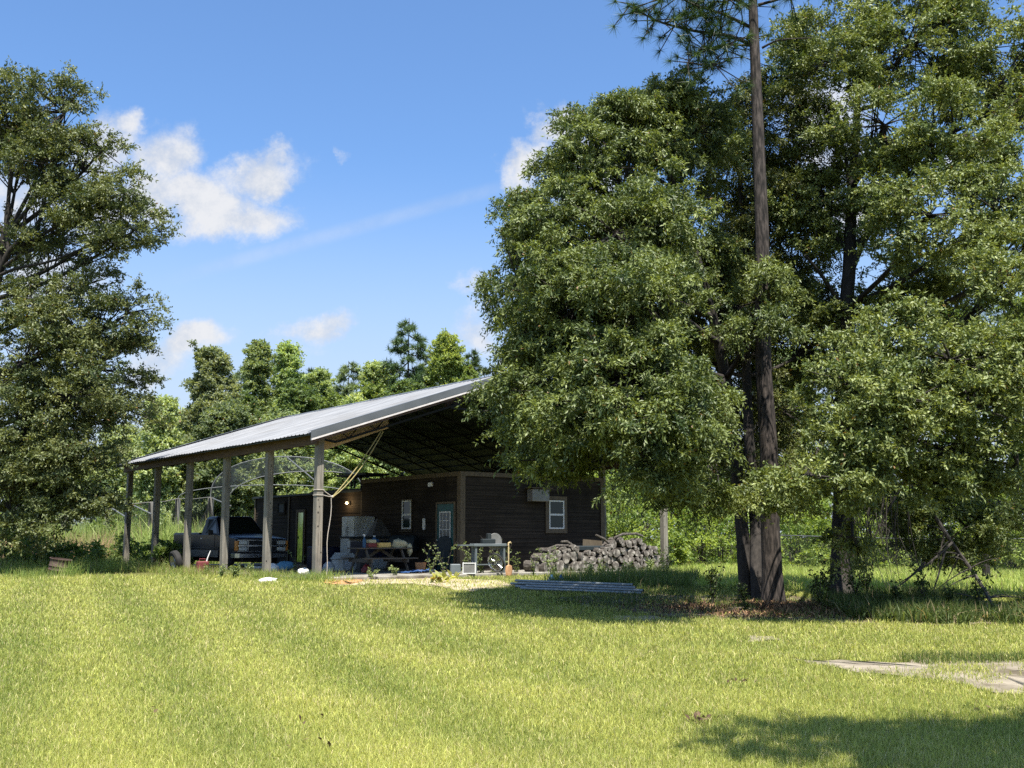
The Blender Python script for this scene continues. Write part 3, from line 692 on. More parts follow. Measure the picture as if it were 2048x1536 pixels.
mb = MB(); mb.lathe([(.012, .07), (.012, .09), (.03, .10), (.028, .125), (.001, .13)], 14, Matrix.Translation((.07, 0, .95)) @ Matrix.Rotation(math.pi / 2, 4, 'X')); mb.build('handle', M['chrome'], do)
mb = MB()
for x0 in (.12, .50): mb.box((x0, -.076, .2), (x0 + .28, -.0695, .84))
mb.build('door_panel', M['door_green'], do)
# air conditioner
ac = in_barn('air_conditioner', 'window air conditioner sticking out of the cabin front wall behind leaves', 'air conditioner', HX0 + 2.63, HY0 - .34, SLAB + 2.22)
mb = MB(); mb.bbox((0, 0, 0), (.72, .30, .40), .015); mb.build('case', M['grey_sheet'], ac)
mb = MB()
for k in range(12): mb.box((.04, -.006, .05 + k * .027), (.68, .002, .062 + k * .027))
mb.build('grille', M['grey_sheet'], ac)
mb = MB(); mb.box((-.09, -.08, .42), (.80, .31, .445)); mb.build('cover_board', M['casing'], ac)
# flood light, feeder, small hanging things on the side wall
fl = in_barn('flood_light', 'small white floodlight high on the cabin side wall', 'light', HX0 - .05, HY0 + 1.58, SLAB + 2.75, -math.pi / 2)
mb = MB(); mb.bbox((-.11, -.09, -.07), (.11, -.02, .07), .012); mb.build('housing', M['white_frame'], fl)
mb = MB(); mb.box((-.09, -.094, -.055), (.09, -.0905, .055)); mb.build('lens', M['lens'], fl)
mb = MB(); mb.tube([(0, -.03, .02), (0, .012, .06)], .018, 8); mb.build('bracket', M['black_plastic'], fl)
fd = in_barn('thermometer', 'pale tube thermometer hanging beside the green door', 'thermometer', HX0 - .06, HY0 + 2.0, SLAB + 1.29, -math.pi / 2)
mb = MB(); mb.lathe([(.001, 0), (.05, .005), (.055, .04), (.055, .34), (.04, .37), (.001, .375)], 14); autosmooth(mb.build('tube', M['white_frame'], fd))
mb = MB(); mb.tube([(0, .0, .37), (0, .01, .5)], .006, 5); mb.build('cord', M['black_plastic'], fd); mb = MB(); mb.tube([(0, .0, .0), (0, 0, -.3)], .005, 5); mb.build('cord', M['black_plastic'], fd)

# lower wing behind the cabin
WY1, WH = 17.3, 2.70; WX = HX0 + .10
wing = in_barn('storage_shed', 'low dark storage shed wing with narrow glass door behind the truck', 'shed', 0, 0, SLAB)
wall('wall', wing, (WX, WY1, 0), -math.pi / 2, WY1 - HY1 - .002, WH, 12); wall('wall', wing, (11.9, WY1, 0), math.pi, 11.9 - WX, WH, 13); wall('wall', wing, (11.9, HY1 + .002, 0), math.pi / 2, WY1 - HY1 - .002, WH, 14)
mb = MB(); mb.box((WX - .12, HY1 + .04, WH - .02), (12.0, WY1 + .1, WH + .06)); mb.build('roof', M['dark_cover'], wing)
gd = framed(wing, 'd', .62, 2.02, (WX, HY1 + 5.2, .04), -math.pi / 2, .08, name='glass_door', rail=False, m_frame='casing', pane='mirror_glass')
mb = MB(); mb.box((.06, -.10, .95), (.10, -.076, 1.05)); mb.build('handle', M['black_plastic'], gd)
framed(wing, 'w', .62, .42, (WX, HY1 + 6.95, 2.02), -math.pi / 2, .06, m_casing='siding', m_frame='siding', rail=False, pane='dark_cover')
for y in (HY1 + .05, HY1 + 5.9, WY1 - .1): mb = MB(); mb.box((WX - .055, y, 0), (WX - .036, y + .11, WH - .03)); mb.build('corner_board', M['casing'], wing)
# the lit bulb by the corner
lampw = in_barn('wall_lamp', 'glowing bare bulb lamp on the shed wall above the refrigerator', 'lamp', WX - .04, HY1 + 1.0, SLAB + 2.30, -math.pi / 2)
mb = MB(); mb.lathe([(.001, 0), (.06, 0), (.06, .03), (.03, .05), (.03, .08)], 14, Matrix.Rotation(math.pi / 2, 4, 'X')); mb.build('socket', M['black_plastic'], lampw)
em, ent, eout = newmat('lit bulb'); ee = ent.nodes.new('ShaderNodeEmission'); ee.inputs[0].default_value = (1, .72, .34, 1); ee.inputs[1].default_value = 14; ent.links.new(ee.outputs[0], eout.inputs[0])
mb = MB(); mb.blob((0, -.12, -.01), (.036, .045, .04), 1, rough=.0); autosmooth(mb.build('bulb', em, lampw), 80)
pl = bpy.data.lights.new('bulb_light', 'POINT'); pl.energy = 6; pl.color = (1, .70, .36); pl.shadow_soft_size = .04
po = bpy.data.objects.new('bulb_light', pl); col.objects.link(po); po.parent = lampw; po.location = (0, -.22, -.01)
# junk on the shed roof
jk = in_barn('stacked_boards', 'dark boards stored on the shed roof', 'boards', WX + .3, HY1 + .6, SLAB + WH + .065)
mb = MB(); q = random.Random(8)
for k in range(7):
    a = q.uniform(-.06, .06); mb.box((.12 * k, q.uniform(-.2, .3), 0), (.12 * k + .10, 4.6 + q.uniform(-.5, .4), .04 + .03 * (k % 3)))
mb.build('board', M['dark_cover'], jk)
rk = in_barn('metal_rack', 'dark flat rack standing on legs above the shed roof', 'rack', WX + .2, HY1 + .3, SLAB + WH + .16)
mb = MB(); mb.box((0, 0, .46), (1.0, 2.2, .53)); mb.build('shelf', M['steel'], rk)
for x, y in ((.05, .9), (.05, 1.15), (.9, .3), (.9, 1.9)):
    mb = MB(); mb.box((x, y, 0), (x + .05, y + .05, .459)); mb.build('leg', M['steel'], rk)
# ------------------------------------------------------------------ pickup truck (front at y=0, nose towards -y)
TR = in_barn('pickup_truck', 'dark navy pickup truck with grey lower sides parked behind the barn posts', 'pickup truck', 2.55, 8.9, SLAB, R(2))
W2 = .96
def arch(cy, r, n=9): return [(cy + r * math.cos(t), .36 + r * math.sin(t)) for t in np.linspace(math.pi, 0, n)]
side = [(0.0, .50)] + [(.42, .38)] + arch(.92, .46) + [(1.6, .34), (3.6, .34)] + arch(4.2, .46) + [(5.2, .42), (5.35, .5), (5.38, 1.17), (3.08, 1.17), (3.06, 1.15), (1.55, 1.15), (.10, 1.00), (0.0, .95)]
mb = MB(); mb.prism(side, -W2, W2); body = mb.build('body', M['navy'], TR)
bv = body.modifiers.new('bevel', 'BEVEL'); bv.width = .045; bv.segments = 3; bv.limit_method = 'ANGLE'; bv.angle_limit = R(40)
autosmooth(body, 40)
low = [(1.42, .36), (3.66, .36), (3.66, .60), (1.42, .60)]
for sx in (-1, 1):
    mb = MB(); a, b = sorted((sx * W2 - sx * .01, sx * W2 + sx * .012)); mb.prism([(1.42, .36), (3.70, .36), (3.72, .60), (1.40, .60)], a, b); mb.build('rocker_panel', M['lower_grey'], TR); mb = MB(); mb.prism([(4.7, .40), (5.28, .46), (5.30, .62), (4.69, .62)], a, b); mb.build('rocker_panel', M['lower_grey'], TR)
    mb = MB(); a, b = sorted((sx * W2 + sx * .001, sx * W2 + sx * .016)); mb.box((a, .15, .66), (b, .44, .70)); mb.build('side_trim', M['black_plastic'], TR); mb = MB(); mb.box((a, 1.40, .66), (b, 3.73, .70)); mb.build('side_trim', M['black_plastic'], TR)
# hood
mb = MB(); hd = [(-.84, 1.0, .0), (-.78, 1.03, .03), (-.3, 1.055, .05), (.3, 1.055, .05), (.78, 1.03, .03), (.84, 1.0, .0)]
V = [];
for y, dz in ((.02, -.03), (.10, .0), (.8, .07), (1.55, .135)): V += [(x, y, z + dz) for x, z, _ in hd]
V += [(-.84, .02, .9), (.84, .02, .9), (.84, 1.55, .9), (-.84, 1.55, .9)]
F = []
for r_i in range(3):
    for k in range(5): F.append((r_i * 6 + k, r_i * 6 + k + 1, r_i * 6 + 7 + k, r_i * 6 + 6 + k))
F += [(24, 25, 5, 4, 3, 2, 1, 0), (26, 27, 18, 19, 20, 21, 22, 23), (24, 0, 6, 12, 18, 27), (25, 26, 23, 17, 11, 5)]
mb.add(V, F); autosmooth(mb.build('hood', M['navy'], TR), 35)
# cab greenhouse
bot = [(-.88, 1.52), (.88, 1.52), (.90, 3.06), (-.90, 3.06)]; topq = [(-.70, 2.18), (.70, 2.18), (.72, 2.98), (-.72, 2.98)]
zb, zt = 1.13, 1.74
mb = MB(); V = [(x, y, zb) for x, y in bot] + [(x, y, zt) for x, y in topq]
mb.hexa(V); V2 = [(x * 1.0, y, zt - .001) for x, y in topq] + [(x * .90, 2.58 + (y - 2.58) * .9, zt + .055) for x, y in topq]; mb.hexa(V2)
cabo = mb.build('cab', M['navy'], TR); b2 = cabo.modifiers.new('bevel', 'BEVEL'); b2.width = .03; b2.segments = 3; autosmooth(cabo, 35)
def pane(i0, i1, u0, u1, v0, v1, off, name, mname='autoglass', split=None, parent=None):
    A, B, C_, D = (Vector(V[i0]), Vector(V[i1]), Vector(V[i1 + 4]), Vector(V[i0 + 4])); nrm = (B - A).cross(D - A).normalized()
    def pt(u, v): return A.lerp(B, u).lerp(D.lerp(C_, u), v) + nrm * off
    mb = MB(); p = [pt(u0, v0), pt(u1, v0), pt(u1, v1), pt(u0, v1)]; q = [x - nrm * .012 for x in p]
    mb.hexa([q[0], q[1], q[2], q[3], p[0], p[1], p[2], p[3]]); return mb.build(name, M[mname], parent or TR)
pane(0, 1, .05, .95, .10, .93, .006, 'windshield')
pane(2, 3, .12, .88, .12, .88, .006, 'rear_window')
for i0, i1 in ((1, 2), (3, 0)):
    pane(i0, i1, .06, .94, .04, .95, .004, 'window_surround', 'black_plastic'); s0, s1 = (.12, .74) if i0 == 1 else (.26, .88)
    pane(i0, i1, s0, s1, .10, .90, .009, 'side_window')
# doors as proud skins with seam and handle
for sx in (-1, 1):
    mb = MB(); a, b = sorted((sx * W2 - sx * .005, sx * W2 + sx * .010)); mb.prism([(1.72, .61), (2.94, .61), (2.94, 1.12), (1.72, 1.12)], a, b); d_ = mb.build('door', M['navy'], TR)
    mb = MB(); a, b = sorted((sx * W2 + sx * .011, sx * W2 + sx * .03)); mb.bbox((a, 2.72, .98), (b, 2.88, 1.02), .006); mb.build('handle', M['chrome'], d_)
    mb = MB(); a, b = sorted((sx * (W2 + .02), sx * (W2 + .20))); mb.bbox((a, 1.80, 1.13), (b, 1.88, 1.30), .02); mb.bar((sx * .90, 1.86, 1.14), (sx * (W2 + .03), 1.85, 1.18), .03); mb.build('mirror', M['black_plastic'], TR)
# bed rails; a black sheet on the solid body stands for the hollow's shade
mb = MB(); mb.box((-.80, 3.2, 1.165), (.80, 5.30, 1.176)); mb.build('bed_shade', M['black_plastic'], TR)
mb = MB(); mb.bbox((-W2 + .02, 3.1, 1.15), (-.80, 5.36, 1.215), .02); mb.bbox((.80, 3.1, 1.15), (W2 - .02, 5.36, 1.215), .02); mb.bbox((-.79, 5.3, 1.15), (.79, 5.36, 1.215), .02); mb.build('bed_rail', M['navy'], TR)
mb = MB(); mb.bbox((-.62, .25, .20), (.62, 5.2, .42), .03); mb.bbox((-.85, .8, .26), (.85, 1.05, .45), .02); mb.bbox((-.85, 4.08, .26), (.85, 4.32, .45), .02); mb.build('chassis', M['black_plastic'], TR)
# face
mb = MB(); mb.box((-.92, -.012, .56), (.92, .05, .955)); mb.build('grille', M['black_plastic'], TR)
mb = MB(); mb.bbox((-.93, -.035, .935), (.93, -.013, .965), .006); mb.bbox((-.90, -.05, .725), (.90, -.013, .795), .01); mb.bbox((-.93, -.035, .555), (.93, -.013, .58), .006)
for x in (-.53, .53): mb.box((x - .012, -.03, .581), (x + .012, -.0125, .724)); mb.box((x - .012, -.03, .796), (x + .012, -.0125, .934))
mb.build('grille_bar', M['chrome'], TR)
for sx in (-1, 1):
    for z0, z1 in ((.805, .925), (.59, .715)):
        mb = MB(); a, b = sorted((sx * .56, sx * .87)); mb.bbox((a, -.034, z0), (b, -.013, z1), .012); mb.build('headlight', M['lens'], TR)
    mb = MB(); a, b = sorted((sx * .885, sx * (W2 + .012))); mb.bbox((a, -.03, .59), (b, .13, .925), .012); mb.build('turn_signal', M['amber'], TR)
mb = MB()
bp = [(-1.0, .32), (-.98, .04), (-.88, -.10), (.88, -.10), (.98, .04), (1.0, .32)]
for (x0, y0), (x1, y1) in zip(bp[:-1], bp[1:]):
    nx, ny = (y1 - y0), -(x1 - x0); L = math.hypot(nx, ny); nx, ny = nx / L * .06, ny / L * .06
    mb.hexa([(x0, y0, .36), (x1, y1, .36), (x1 - nx, y1 - ny, .36), (x0 - nx, y0 - ny, .36), (x0, y0, .50), (x1, y1, .50), (x1 - nx, y1 - ny, .52), (x0 - nx, y0 - ny, .52)])
bu = mb.build('bumper', M['chrome'], TR)
mb = MB(); mb.box((-.86, -.108, .495), (.86, -.03, .53)); mb.build('bumper_strip', M['black_plastic'], bu)
for y in (.92, 4.2):
    for sx in (-1, 1):
        Mx = Matrix.Translation((sx * .80, y, .36)) @ Matrix.Rotation(math.pi / 2, 4, 'Y')
        mb = MB(); mb.lathe([(.19, -.11), (.30, -.115), (.35, -.09), (.365, -.05), (.365, .05), (.35, .09), (.30, .115), (.19, .11)], 28, Mx, closed=True); wh = autosmooth(mb.build('wheel', M['tyre'], TR))
        mb = MB(); mb.lathe([(.001, sx * .05), (.07, sx * .06), (.09, sx * .03), (.15, sx * .02), (.19, sx * .09), (.2, sx * .10)], 24, Mx); autosmooth(mb.build('rim', M['rim'], wh))

# ------------------------------------------------------------------ things on the slab
fr = in_barn('refrigerator', 'tall white side-by-side refrigerator against the cabin side wall', 'refrigerator', 5.03, 6.96, SLAB)
mb = MB(); mb.bbox((.06, 0, .03), (.78, .82, 1.70), .015); mb.build('body', M['fridge'], fr); fr.scale = (1.05, 1.05, 1.04)
for y0, y1 in ((.0, .40), (.41, .82)):
    mb = MB(); mb.bbox((-.01, y0 + .003, .10), (.055, y1 - .003, 1.70), .018); d_ = mb.build('door', M['fridge'], fr)
    yh = .365 if y0 == 0 else .44
    mb = MB(); mb.tube([(-.012, yh, .75), (-.05, yh, .78), (-.05, yh, 1.32), (-.012, yh, 1.35)], .011, 6); mb.build('handle', M['grey_sheet'], d_)
mb = MB(); mb.box((.08, .02, 0), (.76, .8, .029)); mb.build('base', M['black_plastic'], fr)

pt_ = in_barn('picnic_table', 'weathered wooden picnic table cluttered with things on the slab', 'picnic table', 3.55, 2.75, SLAB, R(-3))
mb = MB()
for k in range(5): mb.bbox((-.92, -.36 + k * .147, .70), (.92, -.36 + k * .147 + .138, .738), .005)
mb.build('tabletop', M['table_wood'], pt_)
for s in (-1, 1):
    mb = MB(); y0 = .50 if s > 0 else -.76
    for k in range(2): mb.bbox((-.92, y0 + k * .135, .40), (.92, y0 + k * .135 + .127, .438), .005)
    mb.build('bench', M['table_wood'], pt_)
for x in (-.62, .58):
    for s in (-1, 1):
        mb = MB(); mb.hexa([(x, s * .74 - .05, 0), (x + .04, s * .74 - .05, 0), (x + .04, s * .74 + .05, 0), (x, s * .74 + .05, 0), (x, s * .24 - .05, .699), (x + .04, s * .24 - .05, .699), (x + .04, s * .24 + .05, .699), (x, s * .24 + .05, .699)]); mb.build('leg', M['table_wood'], pt_)
    mb = MB(); mb.box((x - .042, -.78, .30), (x - .002, .78, .399)); mb.build('crossbar', M['table_wood'], pt_)
    mb = MB(); mb.bar((x + .02, 0, .33), (0, 0, .69), .04, .09); mb.build('brace', M['table_wood'], pt_)
def on_table(name, label, cat, x, y, dz=0, rz=0): 
    c, s = math.cos(R(-3)), math.sin(R(-3)); return in_barn(name, label, cat, 3.55 + x * c - y * s, 2.75 + x * s + y * c, SLAB + .738 + dz, rz)
def single(o_name, label, cat, mb, m, loc, rz=0, group=None, smooth=0):
    o = mb.build(o_name, M[m]); o.location = loc; o.rotation_euler = (0, 0, AB + rz); tag(o, label, cat, group)
    return autosmooth(o, smooth) if smooth else o
def tp(x, y, dz=0):
    c, s = math.cos(R(-3)), math.sin(R(-3)); return barn_pt(3.55 + x * c - y * s, 2.75 + x * s + y * c, SLAB + .738 + dz)
mb = MB(); mb.bbox((-.22, -.13, 0), (.22, .13, .15), .01); single('carton', 'long yellow carton lying on the picnic table', 'carton', mb, 'yellow', tp(.02, -.15), R(4))
bx = on_table('tool_box', 'red box with pale lid on the picnic table left of the yellow carton', 'box', -.36, -.12)
mb = MB(); mb.bbox((-.14, -.12, 0), (.14, .12, .13), .012); mb.build('body', M['red'], bx)
mb = MB(); mb.bbox((-.12, -.10, .131), (.13, .10, .24), .02); mb.build('lid', M['cream_cloth'], bx)
mb = MB(); mb.lathe([(.001, 0), (.05, 0), (.052, .03), (.052, .22), (.022, .29), (.02, .33)], 14); bt = single('spray_bottle', 'slim blue bottle at the left end of the picnic table', 'bottle', mb, 'blue', tp(-.62, -.18), 0, smooth=40)
mb = MB(); mb.lathe([(.001, .33), (.024, .33), (.024, .37), (.001, .375)], 12); mb.box((-.05, -.012, .36), (.02, .012, .40)); mb.build('cap', M['white_frame'], bt)
jg = on_table('water_jug', 'blue plastic jug behind the yellow carton', 'jug', -.12, .14)
mb = MB(); mb.lathe([(.001, 0), (.10, 0), (.105, .05), (.105, .22), (.05, .29), (.035, .30), (.035, .33), (.001, .33)], 18); autosmooth(mb.build('body', M['blue'], jg))
mb = MB(); mb.tube([(.10, 0, .10), (.16, 0, .12), (.16, 0, .22), (.09, 0, .25)], .014, 6); mb.build('handle', M['blue'], jg)
mb = MB(); mb.lathe([(.036, .33), (.04, .33), (.04, .36), (.001, .362)], 14); mb.build('cap', M['white_frame'], jg)
mb = MB(); mb.blob((0, 0, .08), (.30, .17, .17), 4, 18, 10, .22, -.08); mb.blob((.30, -.14, -.06), (.09, .07, .17), 8, 12, 8, .2); single('cloth_bundle', 'cream cloth draped over the right end of the picnic table', 'cloth', mb, 'cream_cloth', tp(.60, -.12), 0, smooth=60)
# white unit with dark panel and grey hood
wu = in_barn('camper_shell', 'white camper shell with dark blue window stored behind the picnic table', 'camper shell', 3.9, 5.28, SLAB, R(-4))
mb = MB(); mb.bbox((0, 0, .0), (1.50, .7, 1.06), .05); mb.build('body', M['white_enamel'], wu)
mb = MB(); mb.bbox((.04, -.03, .36), (1.46, .0, .92), .012); mb.build('window', M['dark_blue'], wu)
mb = MB(); mb.bbox((.02, -.05, .94), (1.48, .2, 1.0), .02); mb.build('rim', M['casing'], wu)
mb = MB(); mb.bbox((-.02, -.06, 1.005), (1.52, .72, 1.075), .02); mb.build('lid', M['dark_cover'], wu)
hdm = MB(); hdm.add([(0, 0, 0), (.72, 0, 0), (.72, .5, 0), (0, .5, 0), (.28, .18, .58), (.40, .18, .58), (.40, .30, .58), (.28, .30, .58)], [(3, 2, 1, 0), (4, 5, 6, 7), (0, 1, 5, 4), (1, 2, 6, 5), (2, 3, 7, 6), (3, 0, 4, 7)])
single('metal_hood', 'grey tapering sheet metal hood on top of the white camper shell', 'hood', hdm, 'dull_hood', barn_pt(4.82, 5.36, SLAB + 1.078), R(-4))
gr = in_barn('barbecue_grill', 'dark barrel barbecue grill below the side window of the cabin', 'grill', 5.40, 4.30, SLAB, R(-60))
mb = MB(); mb.lathe([(.001, -.45), (.24, -.45), (.27, -.40), (.27, .40), (.24, .45), (.001, .45)], 20, Matrix.Translation((0, 0, .85)) @ Matrix.Rotation(math.pi / 2, 4, 'Y')); autosmooth(mb.build('barrel', M['dark_cover'], gr))
for x in (-.32, .32):
    for y in (-.2, .2): mb = MB(); mb.tube([(x, y * .8, .66), (x * 1.1, y * 1.3, 0)], .018, 6); mb.build('leg', M['steel'], gr)
mb = MB(); mb.box((-.4, -.42, .80), (.4, -.275, .825)); mb.build('shelf', M['grey_sheet'], gr)
# cooler, bags and small litter around the near post
cl = in_barn('pet_house', 'white plastic box with a sloped roof beside the refrigerator', 'plastic box', 3.2, 4.4, SLAB, R(8))
mb = MB(); mb.bbox((0, 0, 0), (.52, .6, .36), .02); mb.build('body', M['white_enamel'], cl)
mb = MB(); mb.prism([(0, 0), (.64, 0), (.64, .03), (0, .03)], 0, .01)
mb = MB(); mb.add([(-.03, -.03, .361), (.55, -.03, .361), (.55, .63, .361), (-.03, .63, .361), (.16, -.03, .56), (.36, -.03, .56), (.36, .63, .56), (.16, .63, .56)], [(3, 2, 1, 0), (4, 5, 6, 7), (0, 1, 5, 4), (1, 2, 6, 5), (2, 3, 7, 6), (3, 0, 4, 7)]); mb.build('lid', M['white_enamel'], cl)
mb = MB(); mb.bbox((.10, -.012, .04), (.42, -.001, .32), .004); mb.build('panel', M['grey_bag'], cl)
mb = MB(); mb.bbox((-.5, 0, 0), (.5, .45, .75), .03); single('storage_bin', 'dark blue storage bin behind the white plastic box', 'bin', mb, 'dark_blue', barn_pt(3.6, 6.2, SLAB), 0)
mb = MB(); mb.blob((0, 0, .10), (.16, .13, .14), 31, rough=.2, flat=-.10); single('red_cloth', 'crumpled red cloth on the slab beside the refrigerator', 'cloth', mb, 'red', barn_pt(2.98, 2.55, SLAB), 0, smooth=60)
mb = MB(); mb.box((-.28, -.01, 0), (.28, .01, .34), Matrix.Rotation(R(-24), 4, 'X')); single('signboard', 'pale board leaning under the picnic table', 'board', mb, 'grey_bag', barn_pt(3.35, 3.2, SLAB), 0)
tb = in_barn('tool_case', 'black case with white strip under the picnic table', 'case', 3.1, 2.95, SLAB + .0)
mb = MB(); mb.bbox((-.18, -.1, .0), (.18, .1, .44), .02); mb.build('body', M['black_plastic'], tb)
mb = MB(); mb.box((-.12, -.104, .30), (.10, -.1005, .36)); mb.build('strip', M['white_frame'], tb)
V = []; n1, n2 = 16, 8; q = random.Random(4)
for i in range(n1):
    for j in range(n2): V.append((i / 15 * 1.1 - .55, j / 7 * .5 - .25 + .08 * math.sin(i * .9), .02 + .10 * abs(math.sin(i * 1.1 + j) * math.cos(j * .8)) * (i / 15) + q.uniform(0, .02)))
F = [(i * n2 + j, i * n2 + n2 + j, i * n2 + n2 + j + 1, i * n2 + j + 1) for i in range(n1 - 1) for j in range(n2 - 1)]
mb = MB(); mb.add(*shell(V, F, .006)); single('tarp', 'crumpled blue tarp on the slab right of the picnic table', 'tarp', mb, 'tarp', barn_pt(3.95, 1.25, SLAB + .01), R(10))
mb = MB(); mb.lathe([(.001, 0), (.12, 0), (.17, .28), (.185, .30), (.17, .30), (.001, .27)], 18); single('flower_pot', 'terracotta coloured pot beside the blue tarp', 'pot', mb, 'clay', barn_pt(4.35, 1.7, SLAB), 0, smooth=40)
# bags on the grass by the posts
def bag(label, m, pxy, r, seed, name='bag', z=0, rz=0):
    p = G(*pxy); mb = MB(); mb.blob((0, 0, r[2] * .7), r, seed, 18, 10, .17, -r[2] * .75); o = mb.build(name, M[m]); o.location = (p[0], p[1], p[2] + z); o.rotation_euler = (0, 0, rz); return autosmooth(tag(o, label, 'bag'), 60)
bag('white plastic sack lying on the mown grass in front of the posts', 'white_bag', (536, 1166), (.24, .12, .08), 41, 'sack', rz=.25)
bag('white end of a stuffed sack beside the third post', 'white_bag', (544, 1153), (.19, .16, .14), 42, 'sack', z=.14)
bag('faded blue bundle of cloth beside the white sack', 'blue_cloth', (570, 1150), (.28, .18, .15), 43, 'cloth_bundle', z=.16, rz=.2)
bag('pale crumpled sack in the long grass left of the near post', 'white_bag', (607, 1160), (.17, .13, .13), 44, 'sack', z=.10)
bag('clear crumpled plastic bag against the right of the near post', 'grey_bag', (657, 1150), (.19, .16, .17), 45, 'plastic_bag', z=.10)
mb = MB(); mb.tube([(-.32, 0, .06), (-.1, 0, .03), (.12, 0, .02), (.30, 0, .04)], [.035, .05, .05, .03], 8); single('white_tube', 'white curved tube on the grass below the truck bumper', 'tube', mb, 'white_enamel', (*G(508, 1147)[:2], G(508, 1147)[2] + .16), R(-52))
# gas can and tyre
gc = thing('fuel_can', 'maroon fuel can standing in the weeds beside the second post', 'fuel can', (*G(404, 1150)[:2], G(404, 1150)[2] + .02), AB)
mb = MB(); mb.bbox((-.18, -.10, 0), (.18, .10, .40), .03); mb.build('body', M['barn_red'], gc)
mb = MB(); mb.tube([(-.10, 0, .39), (-.10, 0, .47), (.08, 0, .47), (.08, 0, .39)], .014, 6); mb.build('handle', M['barn_red'], gc)
mb = MB(); mb.tube([(.13, 0, .39), (.15, 0, .48), (.24, 0, .72)], [.022, .018, .012], 8); mb.build('spout', M['white_frame'], gc)
ty = thing('car_wheel', 'old car wheel with pale rim leaning on the third post from the far end', 'wheel', (*barn_pt(-.36, 9.15)[:2], GZ), AB + R(0))
Mx = Matrix.Translation((0, 0, .36)) @ Matrix.Rotation(R(78), 4, 'Y')
mb = MB(); mb.lathe([(.20, -.10), (.31, -.11), (.36, -.07), (.365, 0), (.36, .07), (.31, .11), (.20, .10)], 28, Mx, closed=True); autosmooth(mb.build('tyre', M['tyre'], ty))
mb = MB(); mb.lathe([(.001, -.03), (.12, -.03), (.19, -.09), (.215, -.112), (.22, -.10)], 24, Mx); autosmooth(mb.build('rim', M['rim'], ty))
# rusty drum
dp = np.array((-13.2, 31.0, float(g(-13.2, 31.0)) + .10)); dr = thing('oil_drum', 'rusty half-sunk steel drum tilted in the long grass', 'drum', dp)
Mx = Matrix.Rotation(R(9), 4, 'Y') @ Matrix.Translation((0, 0, -.12))
mb = MB(); mb.lathe([(.001, 0), (.29, 0), (.29, .22), (.305, .235), (.29, .25), (.29, .33), (.305, .345), (.29, .36), (.29, .53), (.30, .545), (.28, .55), (.27, .50), (.001, .49)], 28, Mx); autosmooth(mb.build('shell', M['rust'], dr), 50)
mb = MB(); mb.lathe([(.29, .545), (.315, .548), (.315, .565), (.285, .565), (.285, .553)], 28, Mx, closed=False); mb.build('rim', M['rust'], dr)
# table saw bench, covered chair, bicycle wheels, spade, crate
ts = in_barn('workbench', 'grey metal workbench with an upright saw guard in front of the cabin', 'workbench', 5.05, .15, SLAB, R(-4))
mb = MB(); mb.bbox((0, -.25, .78), (1.15, .02, .86), .01); mb.box((-.45, -.22, .80), (-.002, -.02, .835)); mb.build('top', M['bench_grey'], ts)
for x, y in ((.06, -.22), (1.05, -.22), (.06, -.06), (1.05, -.06)): mb = MB(); mb.box((x, y, 0), (x + .06, y + .06, .779)); mb.build('leg', M['bench_grey'], ts)
mb = MB(); mb.box((.12, -.20, .24), (1.05, -.165, .27)); mb.build('crossbar', M['bench_grey'], ts)
mb = MB(); mb.lathe([(.001, -.006), (.24, -.006), (.25, 0), (.24, .006), (.001, .006)], 28, Matrix.Translation((.82, -.10, .92)) @ Matrix.Rotation(R(90), 4, 'X')); mb.build('saw_blade', M['grey_sheet'], ts)
mb = MB(); mb.bbox((.54, -.16, .861), (.66, -.04, 1.16), .012); mb.bbox((.35, -.18, .861), (.80, -.02, 1.0), .02); mb.build('saw_guard', M['dark_cover'], ts)
ch = in_barn('garden_chair', 'dark high-backed chair standing beside the green door', 'chair', 5.42, 2.30, SLAB, R(-60))
V, F = [], []
mb = MB(); mb.bbox((-.27, -.26, .40), (.27, .26, .45), .015); mb.build('seat', M['dark_cover'], ch)
mb = MB(); out = [(-.26, .42), (-.27, .75), (-.20, 1.02), (0, 1.10), (.20, 1.02), (.27, .75), (.26, .42)]
mb.add([(x, .26 + (z - .42) * .22, z) for x, z in out] + [(x, .31 + (z - .42) * .22, z) for x, z in out], [tuple(range(7)), tuple(range(13, 6, -1))] + [(i, 7 + i, 7 + (i + 1) % 7, (i + 1) % 7) for i in range(7)]); mb.build('backrest', M['dark_cover'], ch)
for x in (-.24, .24):
    for y in (-.22, .24): mb = MB(); mb.bar((x, y, .40), (x * 1.1, y * 1.15, 0), .05); mb.build('leg', M['dark_cover'], ch)
    mb = MB(); mb.bbox((x - .03, -.25, .62), (x + .03, .30, .65), .01); mb.bar((x, -.22, .45), (x, -.22, .62), .04); mb.build('armrest', M['dark_cover'], ch)
bw = in_barn('bicycle_wheels', 'pair of old bicycle wheels leaning on the workbench', 'bicycle wheels', 5.75, -.18, SLAB, R(20))
for k, (dx, dy, m_) in enumerate(((0, 0, 'chrome'), (.13, .06, 'rim'))):
    Mx = Matrix.Translation((dx, dy, .31)) @ Matrix.Rotation(R(8), 4, 'X') @ Matrix.Rotation(R(68), 4, 'Y')
    mb = MB(); mb.lathe([(.285 + .018 * math.cos(t), .018 * math.sin(t)) for t in np.linspace(0, 2 * math.pi, 9)[:-1]], 30, Mx, closed=True)
    wh = autosmooth(mb.build('wheel', M['tyre'], bw), 60)
    mb = MB(); mb.lathe([(.262, -.02), (.272, -.02), (.272, .02), (.262, .02)], 30, Mx, closed=True)
    for t in np.linspace(0, 2 * math.pi, 19)[:-1]: mb.tube([tuple(Mx @ Vector((.02 * math.cos(t + .5), .02 * math.sin(t + .5), .015))), tuple(Mx @ Vector((.263 * math.cos(t), .263 * math.sin(t), 0)))], .003, 4)
    mb.build('rim', M[m_], wh)
